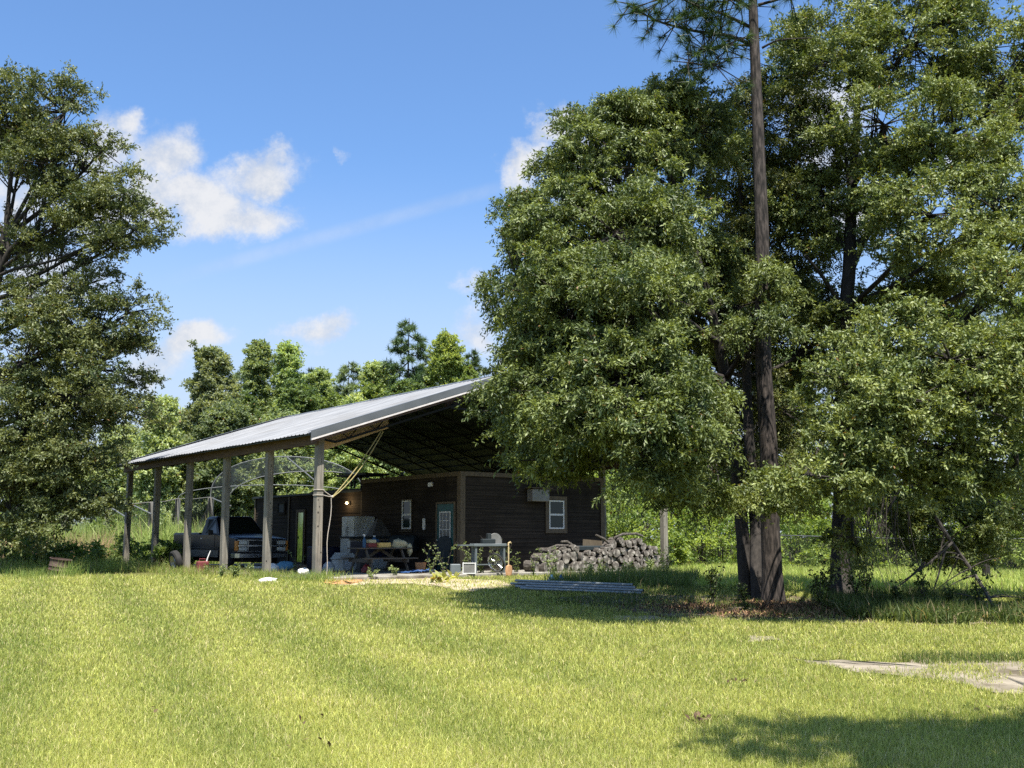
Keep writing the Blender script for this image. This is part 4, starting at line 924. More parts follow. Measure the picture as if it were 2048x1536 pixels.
sd = in_barn('spade', 'rusty spade standing upright on its blade with a pale handle', 'spade', 6.18, -.32, .0, R(12))
mb = MB(); mb.tube([(0, .06, .28), (0, .05, .55), (.01, .06, .92)], [.022, .02, .02], 8); mb.tube([(-.0, .06, .90), (.01, .06, .98), (.09, .06, 1.0), (.12, .06, .97)], .024, 8); mb.build('handle', M['tan_wood'], sd)
mb = MB(); V = []; 
for j, (z, hw) in enumerate(((.34, .02), (.30, .11), (.16, .125), (.04, .10), (.0, .02))):
    for i in range(5): a = (i - 2) / 2; V.append((a * hw * 1.3, .04 - .035 * (1 - a * a), z))
mb.add(*shell(V, [(j * 5 + i, j * 5 + 5 + i, j * 5 + 6 + i, j * 5 + 1 + i) for j in range(4) for i in range(4)], .004)); mb.build('blade', M['rust_tan'], sd)
kr = in_barn('framed_crate', 'grey crate with white edges on the slab edge', 'crate', 4.62, -.10, SLAB, R(-38))
mb = MB(); mb.box((.015, .015, .015), (.365, .305, .30)); mb.build('body', M['grey_sheet'], kr)
mb = MB()
for x in (0, .352):
    for y in (0, .292): mb.box((x, y, 0), (x + .028, y + .028, .32))
for z in (0.0, .292): mb.box((.028, 0, z), (.352, .028, z + .028)); mb.box((0, .028, z), (.028, .292, z + .028))
mb.build('frame', M['white_frame'], kr)
mb = MB(); mb.bbox((0, 0, 0), (.30, .26, .28), .02); single('bucket_box', 'plain grey box to the left of the framed crate', 'box', mb, 'bench_grey', barn_pt(4.30, .05, SLAB), R(-30))

# ------------------------------------------------------------------ woodpile: each log its own thing
q = random.Random(77)
def make_log(r, L, seed, split=False):
    u = random.Random(seed); n = 12; V = []; F = []; ph = [u.uniform(0, 6.28) for _ in range(3)]
    rr = []
    for k in range(n):
        t = 2 * math.pi * k / n; a = r * (1 + .09 * math.sin(2 * t + ph[0]) + .06 * math.sin(3 * t + ph[1]) + u.uniform(-.03, .03))
        if split and math.sin(t + ph[2]) > .25: a *= .25 / max(.3, math.sin(t + ph[2])) + .02
        rr.append(a)
    ys = np.linspace(-L / 2, L / 2, 5)
    for y in ys:
        for k in range(n): t = 2 * math.pi * k / n; w = 1 + u.uniform(-.03, .03); V.append((rr[k] * w * math.cos(t), y + (u.uniform(-.012, .012) if abs(y) > L / 2 - .01 else 0), rr[k] * w * math.sin(t)))
    for i in range(4):
        for k in range(n): j = (k + 1) % n; F.append((i * n + k, i * n + n + k, i * n + n + j, i * n + j))
    b = len(V); V += [(0, -L / 2 - .006, 0), (0, L / 2 + .006, 0)]
    ends = []
    for k in range(n): j = (k + 1) % n; F.append((b, k, j)); F.append((b + 1, 4 * n + j, 4 * n + k))
    mi = [0] * (4 * n) + [1] * (2 * n)
    return V, F, mi
ORD = ['leftmost', 'second', 'third', 'fourth', 'fifth', 'sixth', 'seventh', 'eighth', 'ninth', 'tenth', 'eleventh', 'twelfth', 'thirteenth', 'fourteenth', 'fifteenth', 'sixteenth', 'seventeenth', 'eighteenth', 'nineteenth', 'twentieth', 'twenty-first', 'twenty-second', 'twenty-third', 'twenty-fourth', 'twenty-fifth', 'twenty-sixth', 'twenty-seventh', 'twenty-eighth', 'twenty-ninth', 'thirtieth']
ROWN = ['bottom', 'second', 'third', 'fourth', 'fifth', 'top']
x_left, x_right = 7.22, 12.75
heights = [(7.22, .0)]
front = [[] for _ in range(6)]
x = x_left; row = 0; tops = {}
def prof(x): # pile height profile along the front
    return float(np.interp(x, [7.2, 7.6, 8.1, 8.8, 9.4, 10.0, 10.9, 12.0, 12.5, 12.85], [.34, .62, .72, .86, .62, .68, 1.02, 1.02, .74, .30]))
surf = [(x_left, SLAB)]
logs = []
zrow = SLAB; 
rows = []
prevrow = None
for row in range(7):
    x = x_left + (.07 if row % 2 else 0); cur = []
    while x < x_right:
        big = (row < 2 and x < 9.1); r = q.uniform(.13, .18) if big else q.uniform(.066, .14)
        cx_ = x + r
        base = SLAB
        if prevrow:
            base = 0
            for (px_, pz_, pr_) in prevrow:
                d = abs(px_ - cx_)
                if d < (pr_ + r) * .98: base = max(base, pz_ + math.sqrt(max(0, (pr_ + r) ** 2 - d * d)) * .985 - r)
            if base == 0: x += r; continue
        zc = base + r
        if zc + r * .6 > prof(cx_) + SLAB: x += r * 2; 
        else: cur.append((cx_, zc, r)); x += r * 2.02
    if not cur: break
    rows.append(cur); prevrow = cur + (prevrow or [])
cnt = 0
for ri, cur in enumerate(rows):
    nm = 'bottom' if ri == 0 else ('top' if ri == len(rows) - 1 else ROWN[min(ri, 4)])
    for k, (lx, lz, lr) in enumerate(cur):
        sp_ = q.random() < .35; L = q.uniform(.38, .50); V, F, mi = make_log(lr, L, 1000 + cnt, sp_ and lr < .1)
        o = np_mesh('firewood_log', V, F, [M['log_bark'], M['log_end']], smooth=False, mi=mi); o.location = barn_pt(lx, .14 + q.uniform(-.07, .07), lz); o.rotation_euler = (q.uniform(-.06, .06), q.uniform(0, 6.28), AB + (q.uniform(-.09, .09) if q.random() < .7 else q.uniform(-.5, .5)))
        size = 'thick round' if lr > .12 else ('split' if sp_ else ('slim' if lr < .08 else 'round'))
        tag(o, f'{size} grey firewood log, {ORD[min(k, 29)]} from the left in the {nm} course of the woodpile' if k else f'{size} grey firewood log at the left end of the {nm} course of the woodpile', 'firewood log', 'logs stacked in the woodpile'); cnt += 1
# loose sticks lying on top
for k, (x, z, a, L) in enumerate(((8.35, .80, 6, .9), (8.75, .92, -14, .5), (10.35, 1.0, -28, .8), (11.2, 1.16, 8, .9), (11.8, 1.18, -6, .6))):
    mb = MB(); mb.tube([(-L / 2, 0, -.03), (0, .02, .03), (L / 2, 0, -.02)], [.03, .045, .035], 7); o = mb.build('firewood_stick', M['log_bark']); o.location = barn_pt(x, .05, z + .06); o.rotation_euler = (0, R(-a), AB)
    tag(o, ['long bent stick across the left hump of the woodpile', 'short stick on top of the left hump of the woodpile', 'slanting stick in the middle dip of the woodpile', 'long stick along the crest of the right hump of the woodpile', 'short stick at the right of the woodpile crest'][k], 'stick', 'sticks on the woodpile')
# galvanised pipes on the grass
pa, pb = G(1045, 1180), G(1285, 1190)
ordp = ['front', 'second', 'third', 'fourth', 'fifth', 'sixth', 'seventh', 'back']
for k in range(8):
    t = k / 7; off = np.array((-.10, .38)) * t * 2.2; e = q.uniform(-.12, .12)
    a = np.array((pa[0] + .05, pa[1] - .25)) + off; b = np.array((pb[0], pb[1] - .25)) + off; d = (b - a) / np.linalg.norm(b - a); a = a + d * e; b = b + d * (e * .5)
    z = .05 + (.05 if k % 3 == 1 else 0) + (.09 if k in (3, 4) else 0)
    mb = MB(); za, zb_ = float(g(*a)), float(g(*b)); mb.tube([(a[0], a[1], za + z), ((a[0] + b[0]) / 2, (a[1] + b[1]) / 2, (za + zb_) / 2 + z), (b[0], b[1], zb_ + z)], .030, 10, cap=False)
    mb.tube([(b[0], b[1], zb_ + z), (a[0], a[1], za + z)], .025, 10, cap=False)
    o = mb.build('metal_pipe', M['pipe']); tag(o, f'galvanised metal pipe on the grass, {ordp[k]} from the lawn side of the bundle' if 0 < k < 7 else f'galvanised metal pipe at the {ordp[k]} of the bundle on the grass', 'pipe', 'metal pipes lying in a bundle'); autosmooth(o, 40)
for k, px in enumerate((1103, 1122)):
    p = G(px, 1172); mb = MB(); mb.lathe([(.001, 0), (.07, 0), (.075, .03), (.075, .17), (.03, .24), (.03, .27), (.001, .27)], 14); o = mb.build('blue_jar', M['blue']); o.location = p; autosmooth(o)
    tag(o, ['blue plastic jar behind the pipes, the left of two', 'blue plastic jar behind the pipes, the right of two'][k], 'jar', 'blue jars behind the pipes')

# ------------------------------------------------------------------ rope from the truss to the near post
rp = in_barn('tow_rope', 'yellow rope tied from a roof truss down to the near post', 'rope', 0, 0)
def rope(pts, r, m, nm): mb = MB(); mb.tube(pts, r, 6); return mb.build(nm, M[m], rp)
kn = (.40, -.02, 2.22); tpz = (1.98, .14, 4.12)
def sagc(a, b, s, n=10): return [(a[0] + (b[0] - a[0]) * t, a[1] + (b[1] - a[1]) * t, a[2] + (b[2] - a[2]) * t - s * 4 * t * (1 - t)) for t in np.linspace(0, 1, n)]
rope(sagc(kn, tpz, .10), .015, 'rope', 'strand'); rope(sagc((kn[0], kn[1] - .02, kn[2] - .01), (tpz[0] + .05, tpz[1], tpz[2] - .03), .21), .015, 'rope', 'strand')
rope(sagc(kn, (.11, -.03, 2.39), .01, 4), .012, 'white_rope', 'strand'); rope(sagc(kn, (.11, -.08, 2.25), .01, 4), .012, 'white_rope', 'strand')
rope([(.36 + .03 * math.sin(k) - .012 * k, -.02, 2.2 - .24 * k) for k in range(10)], .011, 'white_rope', 'tail')
mb = MB(); mb.blob(kn, (.035, .03, .035), 5); mb.build('knot', M['white_rope'], rp)
mb = MB(); mb.tube([(-.11, -.11, 2.39), (.11, -.11, 2.39), (.11, .11, 2.39), (-.11, .11, 2.39), (-.11, -.11, 2.39)], .011, 6); mb.tube([(-.11, -.11, 2.25), (.11, -.11, 2.25), (.11, .11, 2.25), (-.11, .11, 2.25), (-.11, -.11, 2.25)], .011, 6); mb.build('loop', M['white_rope'], rp)

bc = in_barn('dark_bench', 'dark covered bench with a pale panel behind the right half of the woodpile', 'bench', 9.15, .10, SLAB)
mb = MB(); mb.bbox((0, 0, .62), (1.45, .36, .78), .03); mb.build('cover', M['dark_cover'], bc)
for x in (.08, 1.30): mb = MB(); mb.box((x, .06, 0), (x + .07, .30, .619)); mb.build('leg', M['dark_cover'], bc)
mb = MB(); mb.box((.42, .18, .785), (1.25, .20, 1.02), Matrix.Rotation(R(4), 4, 'Y')); mb.build('panel', M['casing'], bc)
# ------------------------------------------------------------------ foliage builders
def leaves(name, cen, outd, R_, nt_, nk, L, W, colA, colB, parent, matn='leaf', flat=.55, droop=.25, up=.9, upd=.2, axis_rand=.7, hue=.12, cl_hue=.3, twist=1.0):
    """sprays: clump centre > twigs > leaves. cen (C,3) local, outd (C,3)"""
    C = len(cen); R_ = np.broadcast_to(np.asarray(R_, float), (C,))
    d = unit(outd[:, None] * .55 + rng.normal(0, 1, (C, nt_, 3)) * np.array((1, 1, flat)) + np.array((0, 0, upd)))
    tl = R_[:, None] * rng.uniform(.35, 1.05, (C, nt_))
    t = (np.arange(nk) + rng.uniform(.2, .8, (C, nt_, nk))) / nk; t = .15 + .9 * t
    pos = cen[:, None, None] + d[:, :, None] * (tl[..., None] * t)[..., None]
    pos[..., 2] -= droop * tl[..., None] * t ** 2
    pos += rng.normal(0, .035, pos.shape) * R_[:, None, None, None]
    dd_ = np.broadcast_to(d[:, :, None], pos.shape)
    ax = unit(dd_ * .6 + rng.normal(0, axis_rand, pos.shape) + np.array((0, 0, -droop)))
    nr = rng.normal(0, .75, pos.shape) * twist + np.array((0, 0, up)) + .25 * dd_
    sd_ = unit(np.cross(ax, nr)); nn = unit(np.cross(sd_, ax))
    pos = pos.reshape(-1, 3); ax = ax.reshape(-1, 3); sd_ = sd_.reshape(-1, 3); nn = nn.reshape(-1, 3); N = len(pos)
    l = L * rng.uniform(.65, 1.25, (N, 1)); w_ = W * rng.uniform(.7, 1.25, (N, 1))
    V = np.stack([pos, pos + ax * l * .5 + sd_ * w_ * .5 + nn * w_ * .10, pos + ax * l - nn * l * .10, pos + ax * l * .5 - sd_ * w_ * .5 + nn * w_ * .10], 1).reshape(-1, 3)
    b = np.arange(N) * 4; F = np.stack([b, b + 1, b + 2, b, b + 2, b + 3], 1).reshape(-1, 3)
    ct = np.clip(rng.normal(.5, cl_hue, C), 0, 1); tt = np.clip(np.repeat(ct, nt_ * nk) + rng.normal(0, hue, N), 0, 1)[:, None]
    c = (np.array(colA) * (1 - tt) + np.array(colB) * tt) * rng.uniform(.8, 1.2, (N, 1))
    old = rng.random(N) < .006; c[old] = np.array((.20, .11, .03))
    return np_mesh(name, V, F, M[matn], parent, colors=np.repeat(np.clip(c, .003, .9), 4, 0))
def pad_pts(blobs, dens, pad_r=.62, per=9, shell_=.62, stray=.14, flat=.42):
    """clumps gathered into leafy pads at the ends of boughs, with dark gaps between the pads"""
    c0, d0, own0 = blob_pts(blobs, dens / per, shell_); n = len(c0)
    s = rng.random(n) < stray; c0 = c0 + d0 * np.where(s, rng.uniform(.25, .6, n), 0)[:, None] * np.array((1, 1, 1.0))
    k = np.where(s, max(2, per // 3), np.maximum(3, rng.normal(per, per * .25, n))).astype(int); idx = np.repeat(np.arange(n), k)
    pr = pad_r * rng.uniform(.65, 1.25, n)[idx][:, None] * np.where(s[idx], .45, 1.0)[:, None]
    off = unit(rng.normal(0, 1, (len(idx), 3))) * rng.random((len(idx), 1)) ** .45 * pr * np.array((1, 1, flat)); off[:, 2] -= .35 * (off[:, 0] ** 2 + off[:, 1] ** 2) / pad_r
    return c0[idx] + off, unit(d0[idx] * .5 + unit(off) * .7), own0[idx]
def blob_pts(blobs, dens, shell_=.5):
    """blobs (centre, radii, weight) > clump centres and outward directions; dens = clumps per m2 of blob surface"""
    cs, ds, rs, own = [], [], [], []
    for k, (c, r, wt) in enumerate(blobs):
        r = np.array(r); a = 4 * np.pi * ((r[0] * r[1]) ** 1.6 / 3 + (r[0] * r[2]) ** 1.6 / 3 + (r[1] * r[2]) ** 1.6 / 3) ** (1 / 1.6)
        n = max(3, int(a * dens * wt)); d = unit(rng.normal(0, 1, (n, 3))); f = (shell_ + (1 - shell_) * rng.random((n, 1)) ** .7)
        cs.append(np.array(c) + d * r * f); ds.append(unit(d / r)); own += [k] * n
    return np.concatenate(cs), np.concatenate(ds), np.array(own)
def curve(a, b, bend, n=5):
    a, b = np.array(a, float), np.array(b, float); m = (a + b) / 2 + np.array(bend, float)
    return [tuple((1 - t) ** 2 * a + 2 * t * (1 - t) * m + t * t * b) for t in np.linspace(0, 1, n)]
def near_on(path, z):
    zs = [p[2] for p in path]; i = int(np.argmin([abs(v - z) for v in zs])); return path[i]
def densify(path, k=6):
    path = [np.array(p, float) for p in path]; out = []
    for i in range(len(path) - 1):
        p0 = path[max(i - 1, 0)]; p1, p2 = path[i], path[i + 1]; p3 = path[min(i + 2, len(path) - 1)]
        for j in range(k):
            t = j / k; out.append(.5 * ((2 * p1) + (-p0 + p2) * t + (2 * p0 - 5 * p1 + 4 * p2 - p3) * t * t + (-p0 + 3 * p1 - 3 * p2 + p3) * t ** 3))
    out.append(path[-1]); return out
def oak(name, label, base, trunk, tr, blobs, dens, R_, nt_, nk, L, W, cA, cB, bark='oak_bark', limb_r=.07, limb_drop=.30, bn=1.0, extra=None, group=None, flare=1.35, pad=None, lmin=0, **kw):
    base = np.array(base, float); root = thing(name, label, 'tree', base, group=group)
    tp_ = densify([np.array(p) - base for p in trunk]); rr = np.interp(np.linspace(0, 1, len(tp_)), np.linspace(0, 1, len(tr)), tr)
    rr = np.array(rr); rr[0] *= flare; rr[1] *= 1 + (flare - 1) * .4
    q = random.Random(len(label)); mb = MB(); mb.tube([p + np.array((q.uniform(-.012, .012), q.uniform(-.012, .012), 0)) for p in tp_], rr, 12)
    bl = [(np.array(c) - base, r, wt) for c, r, wt in blobs]
    if pad:
        pad = dict(pad); fill = pad.pop('fill', .45); a_ = pad_pts(bl, dens, **pad); b_ = blob_pts(bl, dens * fill, .25); cen, od, own = (np.concatenate(z) for z in zip(a_, b_))
    else: cen, od, own = blob_pts(bl, dens)
    limbs = []
    for c, r, wt in bl:
        want = c[2] - limb_drop * np.hypot(c[0] - tp_[-1][0], c[1] - tp_[-1][1]) - .5
        s = np.array(near_on(tp_, max(tp_[3][2], lmin, want))); k = int(np.argmin([np.linalg.norm(s - p) for p in tp_]))
        pth = curve(s, c, (0, 0, -.12 * np.linalg.norm(c - s)), 6); r0 = min(limb_r, rr[k] * .7)
        mb.tube(pth, np.linspace(r0, r0 * .35, 6), 6); limbs.append((pth, r0))
    for i in range(len(cen)):
        if q.random() > bn: continue
        pth, r0 = limbs[own[i]]; s = pth[q.choice((3, 4, 5, 5))]
        mb.tube(curve(s, cen[i], (q.uniform(-.1, .1), q.uniform(-.1, .1), q.uniform(-.1, .12)), 4), np.linspace(max(.008, r0 * .3), .006, 4), 4, cap=False)
    if extra: extra(mb, base)
    autosmooth(mb.build('trunk', M[bark], root), 70)
    leaves('crown', cen, od, R_, nt_, nk, L, W, cA, cB, root, **kw)
    return root
def dome(bl, reach=3.7):
    return [(px, py, rx, ry, Y - (reach * float(S(60, 900, py)) if Y < 21.95 else 0), w_) for px, py, rx, ry, Y, w_ in bl]
def px_blob(px, py, rx, ry, Y, wt=1.0, depth=None):
    c = P(px, py, Y); s = Y / 2140; return (c, (rx * s, depth or max(.7, min(rx, ry) * s * 1.05), ry * s), wt)

# --- the big oak leaning over the barn front
RO = [(1050, 440, 55, 55, 21, 1), (1140, 335, 60, 55, 21, 1), (1215, 265, 65, 55, 21.2, 1), (1295, 205, 65, 55, 21.4, 1), (1370, 180, 60, 50, 21.6, .9), (1310, 248, 95, 85, 21.4, 1), (1212, 335, 95, 90, 21, 1), (1390, 260, 100, 120, 22, 1), (1130, 440, 90, 95, 20.6, 1), (1034, 555, 80, 90, 20.6, 1), (1230, 470, 150, 120, 19.9, 1), (1318, 430, 105, 120, 20.2, 1),
      (1055, 665, 85, 95, 20.8, 1), (1160, 610, 140, 110, 19.8, 1), (1285, 600, 140, 120, 19.4, 1), (1040, 770, 70, 80, 21.2, 1), (1120, 780, 120, 100, 20.2, 1), (1250, 760, 140, 100, 19.2, 1), (1335, 740, 75, 95, 19.4, 1),
      (1090, 825, 75, 60, 20.6, 1), (1180, 830, 110, 65, 19.8, 1), (1310, 835, 110, 65, 19.2, 1), (1350, 840, 55, 55, 19.4, 1), (1110, 915, 30, 14, 20.6, .8), (1290, 915, 70, 30, 19.2, .7), (1350, 945, 50, 30, 19.4, .8), (1410, 985, 36, 18, 20.6, .8), (1500, 650, 30, 20, 21.8, .6), (1545, 560, 24, 18, 21.8, .5), (1450, 600, 110, 140, 22.4, .9), (1200, 690, 160, 160, 21.6, .8), (1340, 520, 150, 170, 22, .8), (1290, 820, 170, 110, 21.5, .8)]
oak('red_oak', 'large olive-green oak with drooping narrow leaves spreading over the barn front', G(1493, 1197), [G(1493, 1197) - (0, 0, .1), P(1480, 1010, 22), P(1458, 810, 21.9), P(1432, 660, 21.6), P(1385, 490, 21.3), P(1320, 290, 21.3)], [.150, .135, .125, .11, .08, .04],
    [px_blob(*b[:5], wt=b[5], depth=1.15) for b in dome(RO, 2.6)], 7.6, .36, 12, 12, .088, .030, (.042, .072, .022), (.245, .29, .085), droop=.45, up=.65, flat=.6, axis_rand=.7, cl_hue=.26, limb_r=.075, bn=.5, flare=1.12, lmin=4.4, pad=dict(pad_r=.66, per=11, fill=.42, stray=.05))
RB = [(1540, 240, 100, 110, 23.4, .9), (1620, 300, 90, 110, 23.8, .8), (1600, 440, 100, 100, 23.5, .9), (1640, 680, 90, 90, 23.6, .8), (1470, 300, 100, 130, 23.6, 1), (1550, 420, 110, 130, 23.6, .8), (1480, 520, 110, 120, 23.8, .9), (1560, 650, 120, 110, 23.6, .9), (1420, 720, 120, 100, 23.8, .9), (1560, 820, 90, 90, 23.2, .9), (1450, 850, 100, 80, 24, .9), (1590, 550, 90, 100, 24, .8), (1500, 930, 90, 50, 22.5, .7)]
oak('red_oak', 'slimmer dark oak trunk standing between the leaning oak and the pine', G(1516, 1200), [G(1516, 1200) - (0, 0, .1), P(1508, 1010, 22.1), P(1497, 850, 22.3), P(1490, 650, 22.8), P(1485, 450, 23.2), P(1475, 300, 23.5)], [.13, .12, .11, .09, .06, .03],
    [px_blob(*b[:5], wt=b[5], depth=1.2) for b in RB], 6.4, .40, 10, 10, .09, .031, (.055, .08, .02), (.19, .20, .05), droop=.6, up=.5, limb_r=.06, bn=.5, flare=1.1, lmin=4.4, pad=dict(pad_r=.6, per=9, fill=.6))
# --- water oak on the right
WO = [(1690, 110, 130, 120, 22.6, .8), (1830, 90, 130, 120, 22, .9), (1970, 100, 120, 130, 22, .8), (1600, 90, 90, 100, 23.2, .7), (1770, 250, 120, 90, 21.6, .9), (1910, 270, 130, 110, 21.4, .9), (2020, 260, 90, 120, 21.8, .8), (1640, 260, 80, 80, 22.8, .45),
      (1630, 420, 95, 90, 22.8, .9), (1760, 430, 80, 80, 22.4, .5), (1860, 430, 120, 100, 21.3, 1), (1990, 420, 90, 110, 21.2, 1), (1640, 600, 70, 70, 23, .5), (1810, 570, 90, 90, 22.5, .8), (1900, 590, 100, 80, 22.2, .8), (2000, 570, 80, 90, 20.8, 1),
      (1790, 670, 100, 80, 20.8, 1), (1900, 720, 120, 90, 20.4, 1.1), (2010, 720, 80, 90, 20.4, 1), (1720, 760, 90, 70, 20.6, 1), (1820, 800, 120, 80, 20.2, 1.1), (1940, 810, 100, 70, 20.4, 1), (1690, 860, 70, 50, 20.1, 1), (1770, 885, 95, 55, 20.3, 1), (1890, 895, 95, 55, 20.8, 1), (1615, 950, 65, 28, 19.8, .9), (1730, 950, 60, 28, 20.4, .6), (1860, 965, 70, 40, 21.2, .6), (1545, 1000, 30, 16, 21.9, .6), (1705, 1075, 26, 18, 21.9, .5), (1965, 930, 55, 40, 21.6, .7),
      (2120, 150, 130, 160, 22, .6), (2130, 450, 120, 160, 21.5, .6), (2120, 750, 110, 140, 21, .6), (1720, -70, 150, 110, 23, .5), (1900, -90, 160, 120, 22.5, .5), (1830, 1050, 45, 45, 21.96, .6), (1900, 1020, 70, 45, 21.96, .6), (1780, 1000, 60, 40, 21.96, .5), (2035, 930, 60, 70, 21, .8), (1990, 1010, 50, 40, 21.96, .6), (2060, 1040, 60, 60, 21.96, .8), (1960, 1075, 45, 35, 21.96, .6), (1880, 1085, 45, 35, 21.96, .5)]
def wo_extra(mb, base):
    for pts, r in (([P(1695, 560, 22.5), P(1735, 470, 22.3), P(1800, 400, 22), P(1880, 350, 21.8)], .085), ([P(1700, 640, 22.5), P(1650, 560, 22.3), P(1610, 510, 22)], .06), ([P(1703, 420, 22.6), P(1690, 310, 22.6), P(1660, 200, 22.8)], .06), ([P(1703, 420, 22.6), P(1780, 330, 22.4), P(1870, 300, 22)], .055), ([P(1690, 800, 22.5), P(1780, 760, 22), P(1900, 740, 21.5)], .06)):
        d = densify(pts, 4); mb.tube([p - base for p in d], np.linspace(r, r * .4, len(d)), 8)
oak('water_oak', 'tall water oak with small glossy leaves hanging to the ground at the right edge', G(1682, 1200), [G(1682, 1200) - (0, 0, .1), P(1684, 1020, 22.5), P(1688, 850, 22.5), P(1694, 650, 22.5), P(1702, 420, 22.6), P(1720, 150, 22.7)], [.235, .20, .185, .165, .12, .05],
    [px_blob(*b[:5], wt=b[5]) for b in dome(WO)], 8.2, .34, 10, 10, .088, .036, (.085, .125, .035), (.29, .33, .11), droop=.15, up=.75, axis_rand=.8, cl_hue=.24, extra=wo_extra, limb_r=.07, bn=.4, hue=.15, lmin=4.4, pad=dict(pad_r=.60, per=11, stray=.12, fill=.5))
# --- left oak
LO = [(30, 215, 95, 75, 34, .9), (130, 225, 90, 75, 33.6, .9), (205, 300, 75, 60, 33.4, .8), (245, 380, 70, 55, 33, .8), (110, 330, 100, 60, 33, .9), (40, 320, 90, 60, 34.6, .8), (180, 400, 90, 55, 32.8, .9), (270, 460, 55, 32, 33, .7), (190, 480, 75, 40, 33.2, .7), (80, 470, 60, 40, 33.4, .5),
      (60, 600, 90, 55, 32.8, .9), (170, 570, 90, 50, 33.4, .9), (260, 625, 70, 42, 33, .8), (150, 660, 110, 60, 32.6, .9), (275, 680, 36, 30, 33.2, .8), (50, 720, 100, 70, 32.4, 1), (205, 740, 80, 55, 32.8, .9), (130, 800, 110, 65, 32.2, 1), (225, 810, 50, 50, 33, .8), (50, 860, 100, 70, 32, 1), (130, 890, 90, 60, 32.2, 1), (170, 905, 50, 45, 33, .8), (80, 960, 90, 60, 32, 1), (120, 985, 70, 40, 32.4, .9), (85, 1030, 50, 34, 32, .6), (215, 985, 40, 14, 33, .35), (20, 1020, 60, 60, 32, .8),
      (-90, 280, 110, 110, 34.5, .5), (-110, 480, 110, 100, 34, .5), (-110, 680, 110, 110, 33.5, .5), (-100, 880, 110, 110, 33, .5), (120, 480, 130, 200, 36, .35), (130, 790, 140, 150, 35, .5)]
def lo_extra(mb, base):
    for pts, r in (([P(-10, 560, 34), P(18, 505, 33.8), P(45, 478, 33.6), P(80, 440, 33.5), P(100, 330, 33.4)], .13), ([P(18, 505, 33.8), P(12, 440, 34), P(25, 340, 34), P(30, 230, 34)], .09), ([P(-20, 560, 34), P(30, 538, 33.4), P(110, 520, 33), P(200, 480, 33)], .07), ([P(45, 478, 33.6), P(60, 400, 33.6), P(130, 300, 33.4)], .07)):
        d = densify(pts, 4); mb.tube([p - base for p in d], np.linspace(r, r * .35, len(d)), 8)
lb = np.array((*P(-60, 1100, 34)[:2], 0.0)); lb[2] = float(g(lb[0], lb[1]))
oak('water_oak', 'big dark green oak at the left edge with airy branches against the clouds', lb, [lb - (0, 0, .1), P(-50, 900, 34), P(-36, 700, 34), P(-10, 560, 34), P(12, 470, 34)], [.34, .29, .26, .22, .15],
    [px_blob(*b[:5], wt=b[5]) for b in LO], 4.0, .48, 10, 10, .115, .05, (.06, .088, .03), (.205, .225, .08), droop=.1, up=.75, axis_rand=.8, cl_hue=.28, extra=lo_extra, limb_r=.09, hue=.15, bn=.5, pad=dict(pad_r=.95, per=11, stray=.16, fill=.5))
# --- oak standing to the right of the viewer; its crown shades the near lawn
ob_ = np.array((9.6, 2.0, 0.0))
FO = [((6.2, 3.6, 8.2), (2.2, 2.0, 1.5), 1), ((4.4, 3.3, 8.6), (1.7, 1.5, 1.2), 1), ((8.2, 4.4, 8.4), (2.2, 1.9, 1.6), 1), ((8.6, 2.0, 9.2), (2.4, 2.4, 1.8), 1), ((6.0, 1.6, 9.4), (2.2, 2.0, 1.5), 1), ((7.4, 6.2, 9.6), (1.6, .9, .8), .8), ((10.5, 5.0, 9), (2.2, 2.0, 1.6), 1), ((11, 1.6, 8.6), (2.2, 2.2, 1.8), .8), ((9.4, 7.4, 10.6), (1.8, .8, .7), .7)]
oak('shade_oak', 'spreading oak just outside the right edge that shades the near lawn', ob_, [ob_ - (0, 0, .1), ob_ + (-.2, .1, 3), ob_ + (-.5, .4, 6), ob_ + (-.9, .8, 8.6)], [.3, .26, .22, .12], [((c[0] + .75, c[1] + .55, c[2]), r, w_) for c, r, w_ in FO + [((2.9, 3.7, 8.3), (1.0, .8, .7), 1)]], 5.0, .75, 8, 8, .17, .085, (.035, .055, .016), (.09, .11, .034), droop=.15, up=.9, limb_r=.11, bn=.4)

